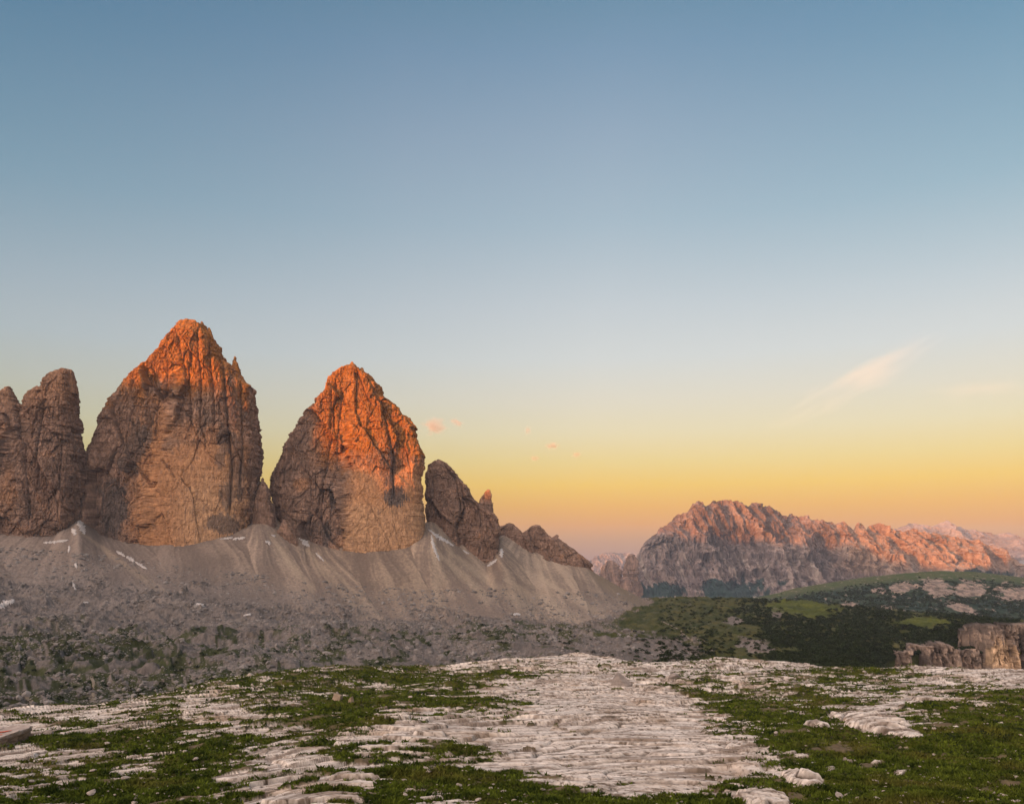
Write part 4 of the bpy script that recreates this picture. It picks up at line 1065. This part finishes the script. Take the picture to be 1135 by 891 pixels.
for i in range(30000):
    if i % 3:
        px = random.uniform(690, 1130); py = random.uniform(663, 742)
    else:
        px = random.uniform(-10, 800); py = random.uniform(686, 786)
    P, a, b = on_terrain(px, py)
    f_ = forest[a, b]
    g_ = patch[a, b] * (1 - is_scree[a, b]) * (1 - green_r[a, b])
    pr = 0.85 * f_ + 0.07 * green_r[a, b] * (1 - meadow[a, b]) * (px > 730) + 0.05 * pale[a, b] + 0.16 * g_ * (TPYV[a, b] > 692)
    if random.random() > pr:
        continue
    spots.append((P.y, P, random.uniform(2.0, 4.6) * (0.75 if px < 700 else 1.0) * (0.6 + P.y / 3500)))
spots.sort(key=lambda s_: -s_[2] / s_[0])
near = [s_ for s_ in spots[:300]]
for i, (_, P, s_) in enumerate(near):
    lone = P.x / P.y * F + CX
    if lone < 640:
        lab, grp = 'dark green dwarf pine on the grey slabs of the valley', 'dwarf pines on the valley slabs'
    elif lone < 790:
        lab, grp = 'dark green dwarf pine on the pale moraine behind the plateau', 'dwarf pines on the pale moraine'
    else:
        lab, grp = 'dark green dwarf pine on the near edge of the wooded slope', 'dwarf pines on the wooded slope'
    o = link('dwarf_pine', SHM[i % 7], M_PINE, label=lab, cat='shrub', group=grp, loc=P)
    o.scale = (s_, s_, s_ * random.uniform(0.7, 1.1)); o.rotation_euler = (0, 0, random.uniform(0, 6))
def mass(name, pts, lab, cat, tall=1.0):
    V, C_ = [], []
    for i, (_, P, s_) in enumerate(pts):
        v, c_ = SHR[i % 7]
        a = random.uniform(0, 6); ca, sa = math.cos(a), math.sin(a)
        k = random.uniform(0.55, 1.2) * (1 + 0.9 * random.random() ** 4)
        V.append(np.stack([v[:, 0] * ca - v[:, 1] * sa, v[:, 0] * sa + v[:, 1] * ca, v[:, 2] * tall], -1) * s_ + np.array(P)); C_.append(c_ * k)
    V = np.concatenate(V)
    return link(name, raw_mesh(name, V, None, np.arange(len(V)).reshape(-1, 3), smooth=False, tint=np.concatenate(C_)), M_PINE, kind='stuff', label=lab, cat=cat)
mass('dwarf_pine_wood', spots[300:], 'dark mass of dwarf pines covering the slope behind the plateau', 'dwarf pine wood')
# wood on the farther hillside
hp = []
for i in range(16000):
    a = random.randrange(10, HX.shape[0]); b = random.randrange(HX.shape[1])
    cpx, cpy = HPX[a, b], HPY[a, b]
    if not (840 < cpx < 1150 and cpy > np.interp(cpx, [840, 900, 960, 1000, 1040, 1090, 1140], [668, 659, 650, 646, 645, 645, 651]) + random.gauss(0, 2.5)):
        continue
    dens = gn(np.array([HX[a, b] / 70]), np.array([HY[a, b] / 90]), seed=77)[0]
    tl_ = any(abs((cpx - x) / rx) ** 2 + abs((cpy - y) / ry) ** 2 < 1 for x, y, rx, ry in [(1000, 652, 15, 6), (1040, 652, 17, 8), (1076, 654, 18, 9), (1066, 674, 20, 5), (941, 672, 12, 4), (1128, 658, 20, 7)])
    if tl_ or random.random() > 0.75 + dens:
        continue
    hp.append((HY[a, b], Vector((HX[a, b], HY[a, b], HZZ[a, b])), random.uniform(3.5, 7)))
mass('hillside_wood', hp, 'far dark wood covering the hillside below the pasture crest', 'wood', 1.5)

# ------------------------------------------------------------------ snow patches
def snow(pts, wid, lab, seed):
    pts = np.array(pts, float)
    seg = np.concatenate([[0], np.cumsum(np.hypot(*np.diff(pts, axis=0).T))])
    nl = max(12, int(seg[-1] * 2.5)); nw = 7
    t = np.linspace(0, seg[-1], nl)
    cx_, cy_ = np.interp(t, seg, pts[:, 0]), np.interp(t, seg, pts[:, 1])
    dx = np.gradient(cx_); dy = np.gradient(cy_); ll = np.hypot(dx, dy) + 1e-6
    r = np.random.default_rng(seed)
    prof = np.sqrt(np.clip(1 - (2 * t / seg[-1] - 1) ** 2, 0.02, 1))
    wid = wid * 0.95
    w1 = wid / 2 * prof * (1 + 1.6 * fbm(t / 2.2, t * 0 + seed, o=3, seed=seed)); w2 = wid / 2 * prof * (1 + 1.6 * fbm(t / 2.2, t * 0 + seed + 5, o=3, seed=seed))
    V = []
    for i in range(nl):
        for j in range(nw):
            s_ = j / (nw - 1) * 2 - 1
            ww = (w1[i] if s_ < 0 else w2[i]) * s_
            P, _, _ = on_terrain(cx_[i] - dy[i] / ll[i] * ww, cy_[i] + dx[i] / ll[i] * ww)
            V.append(P)
    V = np.array([v[:] for v in V]).reshape(nl, nw, 3)
    V = smooth_rows(V[..., 2], 0)[..., None] * [0, 0, 1] + V * [1, 1, 0]
    dome = np.ones((nl, nw)); dome[:, 0] = dome[:, -1] = 0; dome[0] = dome[-1] = 0
    top = V + np.stack([0 * dome, -1.2 * dome, 0.5 + dome * 0.7], -1)
    bot = V + np.array([0, 3.0, -3.0])
    A = top.reshape(-1, 3); B = bot.reshape(-1, 3); k = nl * nw
    Q = grid_faces(nl, nw)
    idx = np.arange(k).reshape(nl, nw)
    ring = np.concatenate([idx[0, :-1], idx[:-1, -1], idx[-1, :0:-1], idx[:0:-1, 0]])
    nr_ = np.roll(ring, -1)
    side = np.stack([ring, ring + k, nr_ + k, nr_], -1)
    link('snow_patch', raw_mesh('snow_patch', np.vstack([A, B]), np.concatenate([Q, Q[:, ::-1] + k, side]), smooth=True), M_SNOW, label=lab, cat='snow patch', group='old snow patches at the foot of the towers')
SNOW = [
    ([(88, 571), (89, 580), (94, 592)], 6, 'tall snow tongue in the gully between the leftmost and the tallest tower'),
    ([(80, 586), (84, 593)], 5, 'short snow patch just below the tall snow tongue'),
    ([(48, 602), (60, 601), (76, 599)], 2.6, 'thin snow strip along the foot of the leftmost tower'),
    ([(77, 605), (76, 613)], 2.6, 'upright snow fleck under the leftmost tower, higher of two on the scree'),
    ([(84, 624), (85, 630)], 3.4, 'rounded snow fleck under the leftmost tower, lower of two on the scree'),
    ([(129, 611), (139, 617)], 3.0, 'slanting snow patch high beside the pale scree rib'),
    ([(140, 617), (149, 622)], 3.8, 'widest of the three slanting snow patches beside the scree rib'),
    ([(150, 623), (163, 631)], 2.6, 'lowest of the three slanting snow patches beside the scree rib'),
    ([(244, 598), (258, 596)], 1.8, 'faint snow strip under the right end of the ochre wall'),
    ([(258, 598), (272, 596)], 2.8, 'bright snow strip at the right corner of the ochre wall'),
    ([(294, 600), (300, 603)], 3.6, 'small snow patch below the buttress in the gap'),
    ([(301, 593), (305, 595)], 2.4, 'tiny snow fleck on the buttress in the gap'),
    ([(311, 590), (314, 594)], 2.0, 'thin snow fleck beside the small dark buttress'),
    ([(331, 593), (337, 600), (343, 606)], 5, 'snow patch in the runnel at the left foot of the domed tower'),
    ([(350, 613), (359, 622)], 2.2, 'narrow snow streak below the snow patch of the domed tower'),
    ([(475, 587), (484, 594), (503, 605)], 3.4, 'long snow ramp descending along the foot of the grey peak'),
    ([(478, 593), (480, 604), (487, 622)], 3.6, 'hanging snow tongue below the gully right of the domed tower'),
    ([(513, 610), (520, 614)], 2.0, 'small snow fleck at the foot of the grey peak'),
    ([(556, 608), (556, 618)], 4, 'upright snow patch between the grey peak and the crags'),
    ([(540, 628), (551, 620)], 3.2, 'slanting snow patch under the shoulder of the grey peak'),
    ([(-4, 676), (6, 669), (16, 666)], 6, 'large snow patch on the moraine at the left edge'),
    ([(80, 645), (84, 655)], 2.4, 'broken snow streak on the moraine under the leftmost tower'),
    ([(217, 670), (227, 671)], 2.4, 'lone snow strip at the end of the scree under the tallest tower'),
    ([(569, 681), (577, 681)], 3, 'lone snow strip on the rubble below the grey peak'),
    ([(92, 669), (98, 668)], 2.0, 'small snow fleck among the moraine boulders'),
    ([(270, 683), (278, 682)], 1.6, 'faint snow fleck on the rubble below the gap'),
]
for i, (pts, wd, lab) in enumerate(SNOW):
    snow(pts, wd, lab, 60 + i)

# ------------------------------------------------------------------ paths in the valley
def path(pts, wm, lab):
    pts = np.array(pts, float); t = np.linspace(0, len(pts) - 1, 60)
    xs = np.interp(t, np.arange(len(pts)), pts[:, 0]); ys_ = np.interp(t, np.arange(len(pts)), pts[:, 1])
    c_ = np.array([on_terrain(a, b, 0.7)[0][:] for a, b in zip(xs, ys_)])
    d = np.gradient(c_, axis=0); d[:, 2] = 0; d /= np.linalg.norm(d, axis=1)[:, None] + 1e-6
    nn_ = np.stack([-d[:, 1], d[:, 0], 0 * d[:, 0]], -1) * wm
    link('path', raw_mesh('path', np.stack([c_ - nn_, c_ + nn_], 1), grid_faces(60, 2)), M_PATH, kind='structure', label=lab, cat='path')
path([(733, 689), (742, 693), (752, 698), (760, 705), (768, 712)], 1.6, 'faint footpath winding down the green pass')
path([(30, 776), (35, 779), (36, 784), (33, 787)], 1.3, 'short bend of footpath in the valley at the lower left')
path([(101, 750), (104, 760), (103, 770), (105, 778)], 1.2, 'footpath climbing between the grey slabs')

# ------------------------------------------------------------------ clouds beyond the mountains
def cloud(name, px, py, wpx, hpx, Y, dens, tilt, lab, group=None, colr=(1, 0.8, 0.7), stretch=(1, 1, 1), thr=0.5, seed=0, det=5, nscale=2.2, g=-0.15):
    v, f = ICO[3]
    me = raw_mesh(name, v, None, f, smooth=True)
    m = bpy.data.materials.new('cloud_vapour')
    m.use_nodes = True
    t = m.node_tree; t.nodes.clear()
    n = t.nodes.new; l = t.links.new
    o = n('ShaderNodeOutputMaterial'); pv = n('ShaderNodeVolumePrincipled')
    l(pv.outputs[0], o.inputs['Volume'])
    pv.inputs['Color'].default_value = (*colr, 1)
    pv.inputs['Anisotropy'].default_value = g
    tcn = n('ShaderNodeTexCoord')
    mp = n('ShaderNodeMapping'); mp.inputs['Scale'].default_value = stretch; mp.inputs['Location'].default_value = (seed * 3.1, seed * 1.7, seed)
    l(tcn.outputs['Object'], mp.inputs[0])
    ns = n('ShaderNodeTexNoise'); ns.inputs['Scale'].default_value = nscale; ns.inputs['Detail'].default_value = det; ns.inputs['Roughness'].default_value = 0.6
    l(mp.outputs[0], ns.inputs['Vector'])
    ln_ = n('ShaderNodeVectorMath'); ln_.operation = 'LENGTH'
    l(tcn.outputs['Object'], ln_.inputs[0])
    fo = n('ShaderNodeMapRange'); fo.inputs['From Min'].default_value = 0.1; fo.inputs['From Max'].default_value = 1.0; fo.inputs['To Min'].default_value = 0.0; fo.inputs['To Max'].default_value = -0.45
    l(ln_.outputs['Value'], fo.inputs['Value'])
    ad = n('ShaderNodeMath'); ad.operation = 'ADD'
    l(ns.outputs['Fac'], ad.inputs[0]); l(fo.outputs[0], ad.inputs[1])
    mr_ = n('ShaderNodeMapRange'); mr_.inputs['From Min'].default_value = thr - 0.18; mr_.inputs['From Max'].default_value = thr + 0.12
    mr_.inputs['To Min'].default_value = 0; mr_.inputs['To Max'].default_value = dens
    l(ad.outputs[0], mr_.inputs['Value'])
    l(mr_.outputs[0], pv.inputs['Density'])
    me.materials.append(m)
    ob = link(name, me, None, label=lab, cat='cloud', group=group)
    ob.location = ((px - CX) / F * Y, Y, (HZ - py) / F * Y)
    ob.scale = (wpx / F * Y / 2, wpx / F * Y / 2 * 0.6, hpx / F * Y / 2)
    ob.rotation_euler = (0, math.radians(tilt), 0)
    return ob
g_ = 'small clouds over the pass'
cloud('cloud', 482, 472, 42, 30, 9000, 0.010, 0, 'largest small pink cloud, beside the crown of the domed tower', g_, seed=1, thr=0.42)
cloud('cloud', 506, 468, 26, 12, 9100, 0.012, 20, 'thin pink cloud wisp right of the largest small cloud', g_, seed=2, thr=0.42)
cloud('cloud', 585, 477, 12, 16, 9200, 0.016, 0, 'faint cloud wisp, highest of the four over the pass', g_, seed=3, thr=0.42)
cloud('cloud', 612, 494, 24, 12, 9300, 0.016, 0, 'faint broad cloud wisp in the middle of the four over the pass', g_, seed=4, thr=0.42)
cloud('cloud', 593, 508, 16, 10, 9400, 0.016, 0, 'faint cloud wisp, lowest of the four over the pass', g_, seed=5, thr=0.42)
cloud('cloud', 639, 504, 16, 12, 9500, 0.016, 0, 'faint cloud wisp nearest the far massif, over the pass', g_, seed=6, thr=0.42)
cloud('cloud', 955, 418, 290, 46, 26000, 0.00011, -27, 'long pale streak of cirrus cloud slanting over the far massif', seed=7, stretch=(0.8, 0.8, 0.55), thr=0.42, colr=(0.85, 1.0, 1.0), g=-0.35)
cloud('cloud', 1090, 433, 200, 34, 27000, 0.00005, -6, 'very faint flat cirrus veil right of the slanting streak', seed=8, stretch=(0.6, 0.5, 0.8), thr=0.40, colr=(0.9, 1.0, 1.0), g=-0.3)

# ------------------------------------------------------------------ air
hb = np.array([[x, y, z] for z in (-500, 800) for y in (-7500, 21500) for x in (-12000, 16000)], float)
hq = np.array([[0, 2, 3, 1], [4, 5, 7, 6], [0, 1, 5, 4], [2, 6, 7, 3], [0, 4, 6, 2], [1, 3, 7, 5]])
hm = bpy.data.materials.new('haze')
hm.use_nodes = True
t = hm.node_tree; t.nodes.clear()
o = t.nodes.new('ShaderNodeOutputMaterial'); pv = t.nodes.new('ShaderNodeVolumePrincipled')
pv.inputs['Color'].default_value = (0.72, 0.80, 1.0, 1)
pv.inputs['Density'].default_value = 2.3e-5
pv.inputs['Anisotropy'].default_value = 0.0
t.links.new(pv.outputs[0], o.inputs['Volume'])
link('haze', raw_mesh('haze', hb, hq, smooth=False), hm, kind='stuff', label='thin morning haze filling the valley air', cat='haze')
